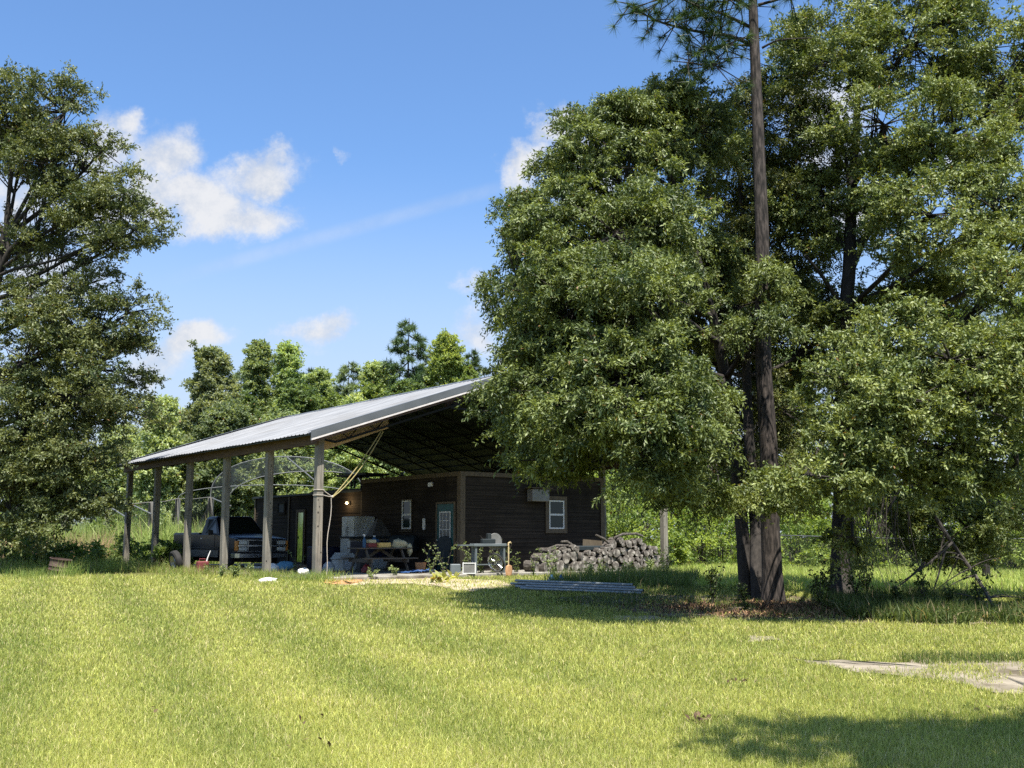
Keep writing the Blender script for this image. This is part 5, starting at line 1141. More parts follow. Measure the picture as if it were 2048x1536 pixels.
# --- pines
def needles(name, pts, dirs, n, L, W, cA, cB, parent, spread=.9):
    N = len(pts); d = unit(dirs[:, None] + rng.normal(0, spread, (N, n, 3))).reshape(-1, 3); p = np.repeat(pts, n, 0) + d * rng.uniform(0, .05, (N * n, 1)) * L
    l = L * rng.uniform(.7, 1.15, (N * n, 1)); s = unit(np.cross(d, rng.normal(0, 1, d.shape))) * W / 2
    tip = p + d * l; tip[:, 2] -= .10 * l[:, 0]
    V = np.stack([p - s, p + s, tip], 1).reshape(-1, 3); b = np.arange(N * n) * 3; F = np.stack([b, b + 1, b + 2], 1)
    t = np.clip(np.repeat(rng.random(N), n) + rng.normal(0, .15, N * n), 0, 1)[:, None]; c = np.array(cA) * (1 - t) + np.array(cB) * t
    return np_mesh(name, V, F, M['needle'], parent, colors=np.repeat(c, 3, 0))
def pine(label, base, H, r0, z0, spread_, nb, tufts, n, L, W, cA, cB, lean=(0, 0), extra=None, group=None, name='pine_tree', top_round=.6, flare=1.25, seed=1):
    base = np.array(base, float); root = thing(name, label, 'tree', base, group=group); q = random.Random(seed)
    mb = MB(); tpth = [np.array((lean[0] * t ** 1.2, lean[1] * t, H * t)) + np.array((q.uniform(-.03, .03), q.uniform(-.03, .03), 0)) * (t > 0) for t in np.linspace(0, 1, 14)]; tpth[0][2] = -.15
    rr = r0 * (1 - np.linspace(0, 1, 14) ** 1.3 * .88); tpth.insert(1, tpth[0] * .55 + tpth[1] * .45); tpth.insert(1, tpth[0] * .8 + tpth[2] * .2); rr = np.concatenate([[r0 * flare, r0 * (1 + (flare - 1) * .45), r0 * (1 + (flare - 1) * .12)], rr[1:]]); mb.tube(tpth, rr, 14)
    tp_, td = [], []
    for i in range(nb):
        f = (i + q.random()) / nb; z = z0 + (H - z0) * f; k = z / H; ce = np.array((lean[0] * k ** 1.2, lean[1] * k, z))
        a = i * 2.4 + q.uniform(-.5, .5); ln = (spread_ * (1 - f) ** top_round if H > 18.9 else spread_ * min(1, .55 + f) * math.sqrt(max(.04, 1 - f ** 2.6))) * q.uniform(.45, 1.15) + .25
        e = ce + np.array((math.cos(a) * ln, math.sin(a) * ln, ln * q.uniform(.0, .55) - .1 - (.7 * ln * f if H <= 18.9 else 0))); pth = curve(ce, e, (0, 0, -.10 * ln), 6)
        mb.tube(pth, np.linspace(min(.05, r0 * .35), .012, 6), 5)
        m_ = max(3, int(tufts * ln / spread_))
        for j in range(m_):
            t = q.uniform(.35, 1.0); p = np.array(pth[min(5, int(t * 5))]); off = np.array((q.gauss(0, .16), q.gauss(0, .16), q.gauss(.08, .10))) * ln * .8
            p2 = p + off; mb.tube([p, p2], [.012, .007], 3, cap=False); tp_.append(p2); td.append(unit(off + np.array((math.cos(a), math.sin(a), .5)) * .2 * ln) * .7 + np.array((0, 0, .25)))
    if extra:
        for pth, r, ts in extra:
            pth = [np.array(p) - base for p in densify(pth, 4)]; mb.tube(pth, np.linspace(r, r * .3, len(pth)), 7)
            for j in range(ts):
                p = pth[q.randint(len(pth) // 3, len(pth) - 1)]; off = np.array((q.gauss(0, .28), q.gauss(0, .28), q.gauss(.05, .24))); p2 = p + off
                mb.tube([p, p2], [.014, .009], 4, cap=False); tp_.append(p2); td.append(unit(off) * .7 + np.array((0, 0, .1)))
    autosmooth(mb.build('trunk', M['pine_bark'], root), 80)
    needles('crown', np.array(tp_), np.array(td), n, L, W, cA, cB, root); return root
pb_ = G(1547, 1207)
pine('tall pine with reddish straight trunk in front of the oaks on the right', pb_, 19, .185, 12.4, 3.0, 26, 16, 60, .25, .009, (.03, .07, .02), (.09, .145, .036), lean=(.10, .3), flare=1.5, seed=3, extra=[
    ([P(1512, 95, 20.8), P(1460, 72, 20.6), P(1390, 62, 20.4), P(1310, 40, 20.2), P(1262, 8, 20.1)], .045, 60), ([P(1513, 60, 20.8), P(1450, 30, 20.4), P(1390, 10, 20.2), P(1330, -20, 20)], .04, 46), ([P(1514, 92, 20.8), P(1450, 90, 20.5), P(1400, 105, 20.3), P(1375, 125, 20.2)], .03, 40), ([P(1512, 20, 20.8), P(1430, -20, 20.6), P(1350, -60, 20.4)], .04, 46), ([P(1514, 30, 20.8), P(1480, 5, 20.3), P(1440, -10, 19.9)], .03, 30), ([P(1516, 10, 20.8), P(1580, -10, 20.6), P(1640, -50, 20.6)], .035, 26), ([P(1524, 96, 20.8), P(1560, 80, 20.7), P(1625, 76, 20.6)], .028, 0), ([P(1516, 100, 20.8), P(1480, 75, 20.4), P(1430, 130, 20.2)], .02, 26)])

# --- background trees
def bgbase(px, Y): x = (px - 1024) * Y / 2122; return np.array((x, Y, float(g(x, Y))))
def broad(label, px, top, half, Y, shape, cA, cB, seed, n=60, L=.165, W=.105, group='trees behind the barn', low=.15, name='broadleaf_tree', dens=None, nc_=1500):
    b = bgbase(px, Y); H = P(px, top, Y)[2] - b[2]; hw = half * Y / 2140; q = random.Random(seed); blobs = []
    nbl = int(n / 2.2)
    for i in range(nbl):
        f = ((i + q.random()) / nbl) ** .75; z = H * (low + (1 - low) * f)
        wmax = {'cone': hw * min(1, 1.9 * (1.01 - f)), 'round': hw * math.sqrt(max(.06, 1 - ((f - .45) / .60) ** 2)), 'tall': hw * min(1, 2.2 * (1.04 - f)) * (.85 + .15 * math.sin(f * 9 + seed))}[shape]
        a = i * 2.4 + q.random(); rad = wmax * q.uniform(.2, .88); r = max(.28, wmax * q.uniform(.24, .42)); rz2 = max(.4, r * q.uniform(.55, .9))
        blobs.append((b + np.array((math.cos(a) * rad, math.sin(a) * rad, min(z, H - rz2 * .9))), (r, r, rz2), 1))
    if shape == 'cone': blobs += [(b + np.array((.05, 0, H * k)), (hw * r, hw * r, H * .05), 1) for k, r in ((.86, .42), (.91, .30), (.95, .2))]
    blobs.append((b + np.array((0, 0, H - .5)), (.25 if shape == 'cone' else hw * .4, .25 if shape == 'cone' else hw * .4, .6), 1))
    area = sum(4 * math.pi * r[0] * r[2] for _, r, _ in blobs)
    return oak(name, label, b, [b, b + (0.05, 0, H * .4), b + (-.05, 0, H * .7), b + (0, 0, H * .93)], [.20, .16, .10, .03], blobs, dens or min(7, nc_ / area), .42, 7, 7, L, W, cA, cB, limb_r=.05, bn=.25, pad=dict(pad_r=.75, per=7, stray=.22, fill=.5), group=group, matn='leaf_soft', up=.9, droop=.1, cl_hue=.25)
GA, GB = (.09, .15, .04), (.26, .33, .09)
broad('bushy grey-green tree left of the twin pointed trees', 408, 700, 78, 66, 'round', (0.136, 0.177, 0.096), (0.334, 0.360, 0.191), 1, n=80)  # from here on, leaf colours greyed and lightened to carry distance haze
broad('dark pointed tree, the left of the twin pointed crowns', 502, 684, 48, 72, 'cone', (0.145, 0.199, 0.089), (0.341, 0.400, 0.177), 2, n=75)
broad('bright green pointed tree, the right of the twin pointed crowns', 566, 690, 46, 72, 'cone', (0.203, 0.296, 0.124), (0.511, 0.600, 0.255), 3, n=75)
broad('yellow-green pointed tree just above the roof ridge near the big oak', 888, 668, 62, 72, 'cone', (0.163, 0.230, 0.066), (0.400, 0.460, 0.143), 4, n=80)
broad('low green tree filling the gap right of the pointed trees', 628, 745, 50, 76, 'round', (0.166, 0.238, 0.109), (0.411, 0.485, 0.217), 5, n=60)
broad('leafy green tree left of the tall open pine', 745, 725, 52, 74, 'tall', (0.198, 0.268, 0.114), (0.506, 0.574, 0.251), 6, n=70)
broad('pale green small tree above the roof between pine trunks', 700, 800, 60, 70, 'round', (0.219, 0.310, 0.131), (0.544, 0.600, 0.273), 7, n=60)
broad('deep green tree behind the far end of the barn', 440, 815, 70, 60, 'round', (0.104, 0.147, 0.075), (0.255, 0.300, 0.144), 8, n=90)
broad('light green tree between the left oak and the barn', 312, 800, 55, 58, 'tall', (0.214, 0.283, 0.131), (0.508, 0.574, 0.283), 9, n=80)
broad('dark green tree behind the netted posts', 352, 880, 60, 62, 'round', (0.110, 0.155, 0.077), (0.271, 0.315, 0.146), 10, n=80)
broad('green tree behind the white hoops', 560, 830, 70, 64, 'round', (0.146, 0.212, 0.096), (0.374, 0.430, 0.195), 11, n=90)
broad('green tree seen under the barn roof beside the near post', 690, 860, 60, 66, 'round', (0.185, 0.267, 0.113), (0.473, 0.544, 0.231), 12, n=80)
broad('hazy pale tree low behind the left oak', 230, 850, 70, 70, 'round', (0.177, 0.229, 0.127), (0.406, 0.460, 0.234), 13, n=70)
broad('tree far left beyond the field', 60, 880, 90, 72, 'round', (0.145, 0.199, 0.097), (0.367, 0.404, 0.190), 14, n=70)
for k, (px, top, half, shp, lab) in enumerate(((590, 775, 50, 'round', 'rounded tree low between the pointed trees and the dark pine'), (665, 790, 46, 'round', 'low bushy tree under the dark rounded pine'), (735, 770, 46, 'tall', 'green tree below the left side of the tall open pine'), (800, 765, 50, 'round', 'broad tree at the foot of the tall open pine'), (850, 740, 44, 'tall', 'green tree left of the yellow-green crown'), (925, 735, 46, 'round', 'rounded tree between the yellow-green crown and the big oak'), (470, 790, 50, 'round', 'rounded tree below the dark pointed tree'), (530, 800, 46, 'tall', 'tree filling the gap below the twin pointed trees'), (380, 830, 60, 'round', 'tree low left of the bushy grey-green tree'))):
    broad(lab, px, top, half, 68 + (k * 7) % 10, shp, (.07 + .018 * (k % 3), .12 + .02 * (k % 3), .045), (.21 + .04 * (k % 3), .28 + .04 * (k % 3), .10), 70 + k, n=60, nc_=640)
PA, PB = (.085, .13, .06), (.26, .32, .13)
def bpine(label, px, top, Y, half, z0f, seed, cA=PA, cB=PB, nb=40, tufts=22, n=22, r0=.16, L=.46, W=.055, group='pines behind the barn'):
    b = bgbase(px, Y); H = P(px, top, Y)[2] - b[2]; pine(label, b, H, r0, H * z0f, half * Y / 2140, nb, tufts, n, L, W, cA, cB, seed=seed, group=group)
bpine('tall open pine standing above the roof line with a bare trunk', 812, 636, 74, 56, .55, 31, (.055, .11, .05), (.15, .21, .085), nb=26, tufts=26)
bpine('dark pine with rounded tufts right of the gap in the trees', 690, 722, 80, 52, .40, 32)
bpine('dark pine peeping between the twin pointed trees', 536, 706, 84, 40, .35, 33)
bpine('pine with rounded top left of the sky gap', 608, 735, 80, 40, .3, 34, (.03, .065, .022), (.09, .13, .04))
bpine('pine beside the big oak behind the ridge', 942, 700, 82, 46, .3, 35, (.035, .07, .025), (.10, .14, .05))
bpine('pine just left of the tall open pine', 770, 735, 84, 40, .3, 36, (.03, .065, .022), (.09, .13, .04))
bpine('short dark pine left of the dark rounded pine', 655, 770, 86, 36, .3, 37)
bpine('pine far behind the left bushy tree', 470, 735, 88, 40, .3, 38)
bpine('pine partly hidden behind the yellow-green tree', 848, 720, 86, 40, .25, 39)
# right woods, seen through and under the oaks
WR = 'trees in the woods on the right'
broad('leafy tree behind the cabin roof and the big oak', 1130, 800, 90, 58, 'tall', GA, GB, 41, n=60, group=WR, nc_=560)
broad('green tree behind the firewood pile', 1250, 830, 90, 56, 'round', GA, (.14, .19, .05), 42, n=80, group=WR, nc_=560)
broad('green tree behind the leaning oak trunk', 1420, 780, 100, 58, 'tall', GA, GB, 43, n=80, group=WR, nc_=560)
broad('dim tree behind the pine trunk', 1590, 700, 110, 60, 'tall', GA, GB, 44, n=80, group=WR, nc_=560)
broad('dim tree behind the water oak', 1760, 650, 110, 58, 'tall', GA, (.13, .17, .05), 45, n=80, group=WR, nc_=560)
broad('green tree over the fence at the far right', 1930, 620, 110, 56, 'tall', GA, (.13, .18, .05), 46, n=80, group=WR, nc_=560)
broad('tree beyond the right edge of the fence', 2090, 600, 110, 54, 'tall', GA, GB, 47, n=70, group=WR, nc_=560)
for k, (px, top, lab) in enumerate(((1340, 480, 'pine trunk far behind the big oak crown'), (1520, 420, 'far pine directly behind the near pine'), (1830, 300, 'tall far pine behind the water oak crown'), (1985, 350, 'far pine at the right with a thin grey trunk'), (2040, 420, 'far pine at the extreme right edge'))):
    bpine(lab, px, top, 50 + k * 2, 70, .45, 60 + k, nb=26, tufts=12, n=16, r0=.17, group='far pines in the woods on the right')

# --- shrubs
UND = []
def shrub(label, px, Y, w_, h, cA, cB, n=34, group='sunlit shrubs at the edge of the woods', L=.13, W=.07, name='shrub', x=None):
    b = bgbase(px, Y); root = thing(name, label, 'shrub', b, group=group); q = random.Random(int(px * 3 + Y))
    cen = np.array([(q.uniform(-1, 1) * w_ * .5 * math.sqrt(max(.1, 1 - (zz / h) ** 2)), q.uniform(-1, 1) * w_ * .4, zz) for zz in [q.uniform(.02, 1) * h * .92 for _ in range(n)]])
    od = unit(cen - np.array((0, 0, h * .3))); mb = MB()
    for c in cen[::2]: mb.tube(curve((q.uniform(-.1, .1), q.uniform(-.1, .1), -.05), c, (0, 0, .1 * h), 4), [.02, .015, .01, .006], 4, cap=False)
    mb.build('stem', M['branch'], root); leaves('foliage', cen, od, w_ * .22, 9, 9, L, W, cA, cB, root, 'leaf_soft', up=.8, droop=.1, cl_hue=.3); return root
SA, SB = (.11, .18, .04), (.34, .42, .10)
for px, Y, w_, h, lab in ((1215, 41, 3.0, 3.6, 'leafy shrub against the right end of the cabin'), (1262, 42, 3, 3.0, 'shrub above the right end of the woodpile'), (1300, 45, 3.4, 4.2, 'tall shrub behind the right barn post'), (1352, 43, 3, 2.6, 'bright shrub right of the barn post'), (1398, 44, 3, 2.4, 'bright bush left of the leaning oak trunk'), (1440, 45, 3, 2.8, 'bush behind the leaning oak trunk'), (1478, 48, 3, 3.2, 'bush seen between the oak and pine trunks'), (1585, 44, 3, 2.6, 'bright bush just right of the pine trunk'), (1630, 46, 3, 3.0, 'bright bush left of the water oak trunk'), (1705, 45, 3, 2.4, 'bush right of the water oak trunk'), (1770, 46, 3.4, 3.2, 'bush behind the hanging dead twigs'), (1835, 45, 3.2, 2.8, 'bush behind the fallen limb'), (1905, 44, 3.2, 3.6, 'tall bush behind the chain link fence'), (1960, 43, 3, 4.4, 'tall leafy bush at the thick fence post'), (2020, 42, 3.2, 4.0, 'tall bush at the far right fence'), (2080, 42, 3.2, 4, 'bush at the edge beyond the fence'), (1340, 39.5, 1.6, 1.3, 'low shrub at the foot of the right barn post'), (1150, 46, 3, 3, 'shrub behind the cabin')):
    shrub(lab, px, Y, w_, h, SA, SB, n=42)
WRN = ['behind the cabin corner', 'behind the woodpile', 'behind the right barn post', 'left of the leaning oak', 'behind the leaning oak', 'behind the pine trunk', 'right of the pine trunk', 'left of the water oak trunk', 'behind the water oak trunk', 'behind the hanging dead twigs', 'behind the fallen limb', 'behind the fence rail', 'behind the thick fence post', 'at the right edge']
for k, nm in enumerate(WRN):
    shrub('tall dense understorey tree ' + nm, 1190 + k * 72 + (k * 37) % 23, 50 + (k * 5) % 7, 5.2, 5.0 + (k * 7) % 3, (.10, .16, .045), (.30, .38, .11), n=60, group='understorey at the edge of the woods', L=.17, W=.095, name='understorey_tree')
for k, nm in enumerate(('at the far left edge', 'behind the dark bush', 'behind the drum', 'left of the farthest post', 'behind the farthest post', 'behind the netting', 'behind the white hoops')):
    shrub('dense hedge-like tree across the field ' + nm, -60 + k * 85, 66 + (k * 5) % 6, 6.5, 5.5 + (k * 5) % 3, (.07, .115, .04), (.20, .26, .09), n=60, group='hedge trees across the field', L=.2, W=.12, name='hedge_tree')
for px, Y, w_, h, lab in ((60, 37.5, 2.4, 1.2, 'dark bush under the left oak'), (20, 36, 2.4, 1.5, 'dark shrub at the left edge of the picture'), (110, 36.6, 1.8, 1.0, 'low shrub behind the rusty drum'), (205, 49, 2.6, 2.3, 'bright feathery bush in the field left of the posts'), (170, 40, 2.4, .9, 'low weeds bush beyond the drum'), (245, 41.6, 2.2, 1.1, 'bush at the foot of the farthest barn post'), (325, 39.6, 1.6, 1.0, 'leafy bush between the two farthest posts'), (345, 37.4, 1.2, .9, 'vine bush left of the old car wheel'), (290, 54, 3, 2.6, 'rank bush inside the netted enclosure')):
    shrub(lab, px, Y, w_, h, (.075, .13, .035), (.24, .31, .09), n=30, group='bushes in the field on the left')

# --- weeds at the slab edge
def weed(label, bp, h, stems, nl, L, W, cA, cB, seed, lean=.25, group='weeds growing along the slab edge', pale_tip=True):
    q = random.Random(seed); root = thing('weed_plant', label, 'weed', bp, group=group); mb = MB(); cen, od = [], []
    for s in range(stems):
        a = q.uniform(0, 6.28); ln = h * q.uniform(.6, 1.05) if s else h; e = np.array((math.cos(a) * lean * ln * q.uniform(.3, 1.3), math.sin(a) * lean * ln * .6, ln)); pth = densify(curve((0, 0, 0), e, (-e[0] * .2, 0, ln * .12), 4), 3)
        mb.tube(pth, np.linspace(.008, .003, len(pth)), 4, cap=False)
        for j in range(nl):
            t = q.uniform(.12, 1.0); p = pth[min(len(pth) - 1, int(t * (len(pth) - 1)))]; cen.append(p); od.append(np.array((q.gauss(0, 1), q.gauss(0, 1), .2)))
    mb.build('stem', M['branch'], root); leaves('foliage', np.array(cen), unit(np.array(od)), L * 1.2, 2, 2, L, W, cA, cB, root, 'leaf_soft', up=.5, droop=.2); return root
WDA, WDB = (.10, .15, .045), (.34, .40, .18)
for px, py, h, st, lab in ((742, 1160, .32, 3, 'small weed in front of the left table leg'), (790, 1158, .36, 3, 'small weed in front of the right table leg'), (862, 1155, .85, 3, 'weed with long pale stems in front of the blue tarp'), (890, 1154, 1.0, 3, 'tall weed in front of the green door'), (925, 1152, .75, 2, 'weed left of the framed crate'), (948, 1152, 1.05, 4, 'tall weed in front of the workbench leg'), (962, 1153, .55, 3, 'leafy weed right of the framed crate'), (985, 1151, 1.15, 4, 'tall weed tangled around the bicycle wheels'), (1008, 1150, 1.2, 3, 'tallest weed beside the spade'), (1035, 1150, .7, 3, 'weed between the spade and the woodpile'), (1066, 1152, .8, 2, 'thin weed at the left end of the woodpile'), (592, 1150, .8, 2, 'slim weed standing left of the near post'), (1108, 1168, .95, 5, 'leafy vine climbing the left half of the woodpile'), (1205, 1162, .55, 6, 'leafy weed in the middle of the woodpile front'), (1180, 1164, .5, 5, 'low leafy weed left of the middle of the woodpile'), (1255, 1160, .5, 6, 'leafy weed at the right half of the woodpile'), (1300, 1158, .6, 6, 'weed at the right end of the woodpile'), (1330, 1160, .9, 7, 'bushy weed at the foot of the right front barn post'), (440, 1158, .40, 4, 'weed in front of the second post from the near end'), (470, 1158, .42, 5, 'weed under the truck bumper'), (500, 1156, .38, 5, 'weed right of the white tube'), (350, 1140, .7, 5, 'leafy weed at the foot of the third far post'), (410, 1152, .35, 4, 'weed beside the maroon fuel can')):
    p = G(px, py); weed(lab, p, h, st + 1, 9 if st < 5 else 14, .062, .036, WDA, WDB, int(px), lean=.5 if st < 5 else .4)
for px, py, h, lab in ((1490, 1222, .5, 'small sapling at the foot of the pine and oak trunks'), (1425, 1212, .9, 'thin sapling in the shade left of the oak trunk'), (1640, 1215, .7, 'leafy sprout left of the water oak trunk'), (1715, 1218, .6, 'leafy sprout right of the water oak trunk'), (1800, 1226, .55, 'low sprout in the shade near the fallen limb'), (1900, 1232, .5, 'low sprout at the right in the shade'), (1660, 1206, .9, 'leafy weed against the left of the water oak trunk'), (1735, 1208, .8, 'leafy weed against the right of the water oak trunk'), (1960, 1228, .7, 'leafy sprout at the foot of the fallen limb'), (1850, 1222, .8, 'bushy sprout under the hanging twigs')):
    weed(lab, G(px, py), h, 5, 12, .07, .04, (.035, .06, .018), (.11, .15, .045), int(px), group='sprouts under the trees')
p = G(887, 1166); root = thing('leafy_plant', 'big pale yellow-green leaves of a squash plant on the sand', 'plant', p)
leaves('foliage', np.array([(q_ * .11 - .22, .02 * q_, .10) for q_ in range(5)]), np.tile(np.array((0., 0, 1)), (5, 1)), .16, 3, 2, .20, .20, (.42, .44, .16), (.60, .60, .28), root, 'leaf_soft', up=1.5, droop=.2)
# tufts around the near post
def tuft(label, px, py, n, h, w_=.3):
    p = G(px, py); pos = np.array(p) + np.concatenate([rng.normal(0, w_, (n, 2)), np.zeros((n, 1))], 1); pos[:, 2] = g(pos[:, 0], pos[:, 1])
    t = rng.random((n, 1)); root = thing('grass_tuft', label, 'grass tuft', p, group='grass tufts by the posts')
    o = blades(pos - np.array(p), rng.uniform(.4, 1, n) * h, rng.uniform(.006, .012, n), .6, np.array((.12, .22, .04)) * (1 - t) + np.array((.38, .42, .13)) * t, 'foliage', parent=root)
for a in (('long grass tuft hiding the foot of the near post', 636, 1164, 420, .42, .30), ('grass tuft right of the near post', 668, 1160, 160, .34, .2), ('grass tuft left of the near post', 600, 1164, 260, .34, .25), ('grass tuft at the foot of the second post', 536, 1160, 260, .34, .25), ('pale grass tuft right of the rusty drum', 139, 1157, 300, .60, .22), ('long grass left of the rusty drum', 58, 1158, 420, .42, .40)): tuft(*a)

# --- leaf litter, debris
c0 = G(1548, 1216)[:2]; p2 = c0 + rng.normal(0, 1, (7000, 2)) * np.array((1.15, .55)) + np.array((.1, -.25)); p2 = np.concatenate([p2, scatter(2600, [(1380, 1216), (1470, 1206), (1640, 1214), (1760, 1226), (1720, 1240), (1560, 1240), (1440, 1238)])]); p2 = p2[fbm(p2[:, 0], p2[:, 1], 2.4, 4) > -.35]; p3 = np.stack([p2[:, 0], p2[:, 1], g(p2[:, 0], p2[:, 1]) + .008], -1)
o = leaves('leaf_litter', p3, np.tile(np.array((0., 0, 1)), (len(p3), 1)), 0.03, 1, 1, .10, .028, (.07, .04, .024), (.38, .23, .13), None, 'dry', up=1.8, droop=.0, axis_rand=1.2, flat=.1, upd=0, hue=.3); tag(o, 'brown leaf litter and pine straw around the pine trunk', 'leaf litter', kind='stuff')
for k, (px, py, lab, n) in enumerate(((1400, 1452, 'clump of dry dead leaves on the near lawn', 30), (1480, 1372, 'small dark clump of dead leaves on the lawn near the track', 10), (616, 1452, 'single curled dead leaf on the near lawn', 3), (630, 1502, 'dark dead leaf at the bottom of the lawn', 4), (1960, 1432, 'dark leaf in the shade at the lower right', 4), (335, 1432, 'dark twig and leaf on the left lawn', 4))):
    p = G(px, py); root = thing('dead_leaves', lab, 'dead leaves', p, group='dead leaves on the lawn'); cc = np.concatenate([rng.normal(0, .07, (n, 2)), rng.uniform(.03, .06, (n, 1))], 1)
    leaves('leaf', cc, np.tile(np.array((0., 0, 1)), (n, 1)), .03, 1, 1, .055, .03, (.05, .03, .018), (.22, .15, .09), root, 'dry', up=1.0, droop=0)

# --- fallen limb and hanging twigs at the right
lb0 = P(1850, 1000, 21.4); lb1 = G(1990, 1222); fb = thing('fallen_branch', 'bare fallen limb leaning down to the ground at the right', 'branch', lb1)
mb = MB(); main = densify([lb0, P(1900, 1080, 21.2), P(1950, 1150, 20.9), lb1 + (0, 0, .02)], 5); mb.tube([p - lb1 for p in main], np.linspace(.05, .028, len(main)), 7); mb.build('limb', M['branch'], fb)
q = random.Random(9); mb = MB()
for k in range(26):
    s = main[q.randint(4, len(main) - 1)]; e = s + np.array((q.uniform(-.8, .7), q.uniform(-.5, .3), q.uniform(-.9, .35))); e[2] = max(e[2], float(g(e[0], e[1])) + .02); mb.tube([p - lb1 for p in curve(s, e, (0, 0, .08), 4)], [.018, .013, .009, .005], 5, cap=False)
for a, b in (((1850, 1125), (1770, 1190)), ((1905, 1085), (1800, 1165)), ((1890, 1100), (1860, 1200))):
    mb.tube([p - lb1 for p in curve(P(*a, 21), P(*b, 20.8), (0, 0, -.1), 5)], [.028, .022, .017, .012, .008], 6, cap=False)
mb.build('twig', M['branch'], fb)
ht = thing('hanging_branch', 'curtain of thin dead twigs hanging below the water oak', 'branch', (*P(1745, 1100, 20.9)[:2], 1.9)); hb = np.array(ht.location); mb = MB()
for k in range(46):
    px = 1690 + q.random() * 130; s = P(px, q.uniform(985, 1030), 20.9 + q.uniform(-.4, .4)); e = s + np.array((q.uniform(-.25, .45), q.uniform(-.2, .2), -q.uniform(.6, 1.75))); mb.tube([p - hb for p in curve(s, e, (-.15, 0, -.1), 6)], [.011, .009, .008, .006, .005, .003], 4, cap=False)
    for j in range(2): m_ = s + (e - s) * q.uniform(.3, .8); mb.tube([m_ - hb, m_ - hb + np.array((q.uniform(-.2, .2), q.uniform(-.1, .1), -q.uniform(.15, .45)))], [.006, .003], 3, cap=False)
mb.build('twig', M['branch'], ht)
mb = MB(); mb.tube([p - hb for p in curve(P(1820, 940, 21.2), P(1735, 1100, 20.9), (.1, 0, .2), 7)], np.linspace(.03, .012, 7), 6); mb.build('limb', M['branch'], ht)

# ------------------------------------------------------------------ chain link fence on the right
fn = thing('chain_link_fence', 'low chain link fence with a top rail at the right edge of the woods', 'fence', (0, 0, 0)); q = random.Random(3)
fa, fb_ = np.array((8.2, 37.5)), np.array((18.5, 33.2)); FLn = np.linalg.norm(fb_ - fa); fd_ = (fb_ - fa) / FLn
def fp(s, z): p = fa + fd_ * s; return (p[0], p[1], float(g(p[0], p[1])) + z)
mb = MB(); mb.tube([fp(s, 1.30) for s in np.linspace(0, FLn, 9)], .019, 8); mb.build('top_rail', M['wire'], fn)
for s in (0.05, 3.1, FLn - .1): mb = MB(); mb.tube([fp(s, -.1), fp(s, 1.33)], .03, 8); mb.build('post', M['wire'], fn)
sp_ = 7.75; mb = MB(); mb.tube([fp(sp_, -.1), fp(sp_, .6), fp(sp_, 1.24)], [.13, .12, .12], 12); mb.build('post', M['oak_bark'], fn)
V = []; F = []
step = .075; hgt = 1.27
for sgn in (1, -1):
    for k in range(int((FLn + hgt) / step)):
        s0 = k * step - (hgt if sgn > 0 else 0); z0_, z1_ = 0.03, hgt; s1 = s0 + sgn * hgt
        a0, a1 = max(0, min(s0, s1)), min(FLn, max(s0, s1))
        if a1 - a0 < .1: continue
        if sgn > 0: za, zb_ = z0_ + (a0 - s0), z0_ + (a1 - s0)
        else: zb_, za = z0_ + (s0 - a1), z0_ + (s0 - a0)
        A, B = fp(a0, za), fp(a1, zb_); b = len(V); t = .0022
        V += [(A[0], A[1], A[2] - t), (A[0], A[1], A[2] + t), (B[0], B[1], B[2] + t), (B[0], B[1], B[2] - t)]; F.append((b, b + 1, b + 2, b + 3))
np_mesh('wire_mesh', V, F, M['wire'], fn)

# ------------------------------------------------------------------ netted hoop enclosure behind the barn
nc = thing('netted_enclosure', 'netted enclosure of pale posts and white pipe hoops behind the barn', 'enclosure', (*bgbase(400, 50)[:2], .36)); nb_ = np.array(nc.location)
def loc(p): return np.array(p) - nb_
posts = [(30, 49, 1010), (130, 50, 1008), (215, 50, 1008), (303, 52, 1004), (356, 56, 997), (422, 49, 994)]
tops = []
for px, Y, ty_ in posts:
    t = P(px, ty_, Y); b = np.array((t[0], t[1], float(g(t[0], t[1])) - .2)); mb = MB(); mb.tube([loc(b), loc((b + t) / 2 + np.array((.02, 0, 0))), loc(t)], [.16, .15, .14], 10); mb.build('post', M['net_post'], nc); tops.append(t)
def hoop(l, pk, r, Y):
    pts = []
    for t in np.linspace(0, 1, 25):
        a = math.pi * (1 - t); x = (l[0] + r[0]) / 2 + (r[0] - l[0]) / 2 * math.cos(a); yb_ = l[1] + (r[1] - l[1]) * t; y = yb_ - (l[1] - pk[1]) * math.sin(a) ** .8; pts.append(P(x, y, Y))
    return pts
H1 = hoop((421, 995), (572, 913), (728, 995), 49); H2 = hoop((455, 1010), (620, 945), (790, 1005), 46.5); H3 = hoop((356, 998), (490, 974), (700, 990), 56)
for h_ in (H1, H2, H3): mb = MB(); mb.tube([loc(p) for p in h_], .025, 8); mb.build('hoop', M['pvc'], nc)
for a, b in ((P(574, 914, 49), P(632, 963, 46.7)), (P(213, 1010, 50), P(252, 1034, 48)), (P(268, 1011, 51), P(303, 1028, 49.5)), (P(424, 996, 49), P(462, 1012, 46.5))): mb = MB(); mb.tube([loc(a), loc(b)], .03, 6); mb.build('brace', M['pvc'], nc)
mb = MB()
for a, b in zip(tops[:-1], tops[1:]): mb.tube([loc(a), loc((a + b) / 2 - np.array((0, 0, .06))), loc(b)], .02, 6)
mb.build('rail', M['net_post'], nc)
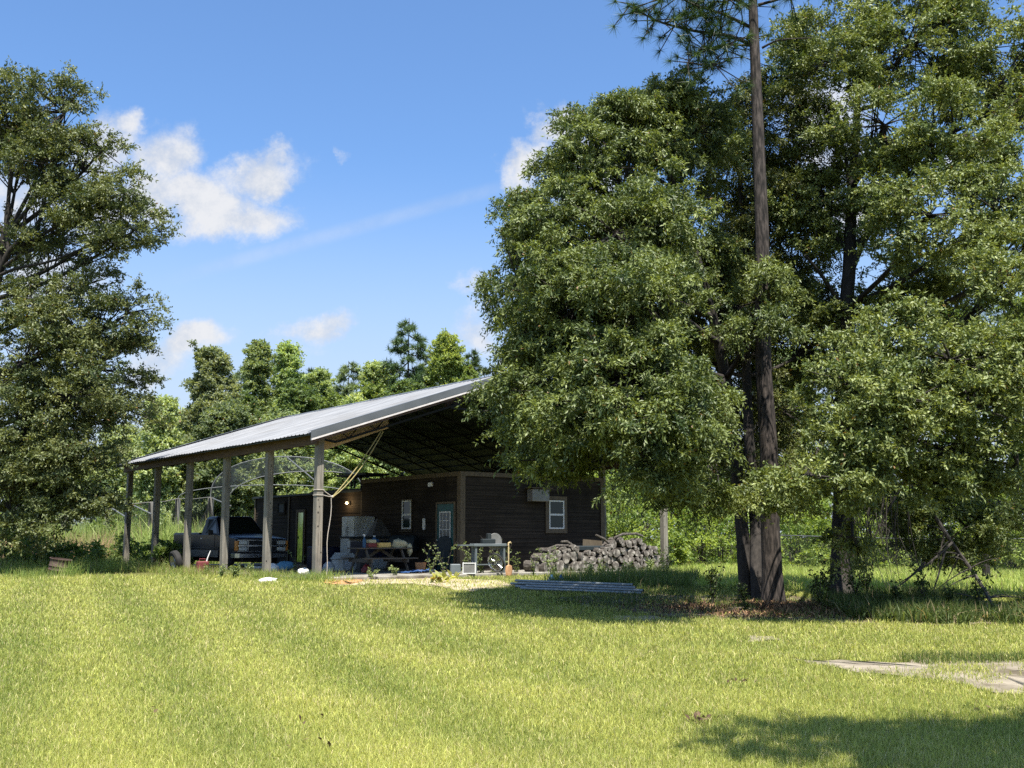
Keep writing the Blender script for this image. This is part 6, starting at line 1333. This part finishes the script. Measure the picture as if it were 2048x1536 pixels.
def sheet(rows, m, name='netting'):
    n = len(rows[0]); V = [loc(p) for r in rows for p in r]; F = [(i * n + k, i * n + k + 1, (i + 1) * n + k + 1, (i + 1) * n + k) for i in range(len(rows) - 1) for k in range(n - 1)]
    return np_mesh(name, V, F, M[m], nc, smooth=True)
for i, (a, b) in enumerate(zip(tops[:-1], tops[1:])):
    rows = []
    for f in np.linspace(0, 1, 6):
        row = []
        for t in np.linspace(0, 1, 12): p = a * (1 - t) + b * t; z0_ = float(g(p[0], p[1])); z = (p[2] - .06 * math.sin(math.pi * t)) * (1 - f) + z0_ * f; row.append((p[0] + .06 * math.sin(t * 17 + f * 3), p[1] + .12 * math.sin(t * 11) * f, z))
        rows.append(row)
    sheet(rows, 'net_thin')
for i, (a, wl, wr, drop) in enumerate(((tops[5], 1.0, .35, .72), (tops[4], .9, .3, .8), (tops[3], .8, .5, .8), (tops[5], .2, 1.1, .95))):
    rows = []
    for f in np.linspace(0, 1, 9):
        row = []
        for t in np.linspace(-1, 1, 15):
            w_ = (wl if t < 0 else wr) * (f ** 1.3); z0_ = float(g(a[0], a[1])) + .35; z = (a[2] - .05) * (1 - f * drop) + z0_ * f * drop; row.append((a[0] + t * w_, a[1] - .2 - .15 * math.sin(t * 9), z + .12 * abs(t) * f * math.sin(t * 5)))
        rows.append(row)
    sheet(rows, 'net')
sheet([[np.array(p) * (1 - f) + np.array(r) * f for p, r in zip(H1, H2)] for f in np.linspace(0, 1, 4)], 'net_thin')

grass_patch('slab_weeds', 'rank weedy grass in front of the woodpile and the slab corner', 9000, [(1080, 1172), (1150, 1160), (1240, 1156), (1330, 1154), (1400, 1160), (1380, 1178), (1300, 1178), (1200, 1176), (1130, 1180)], (.10, .42), (.010, .022), .6, (.06, .11, .03), (.20, .25, .07), clump=.3)
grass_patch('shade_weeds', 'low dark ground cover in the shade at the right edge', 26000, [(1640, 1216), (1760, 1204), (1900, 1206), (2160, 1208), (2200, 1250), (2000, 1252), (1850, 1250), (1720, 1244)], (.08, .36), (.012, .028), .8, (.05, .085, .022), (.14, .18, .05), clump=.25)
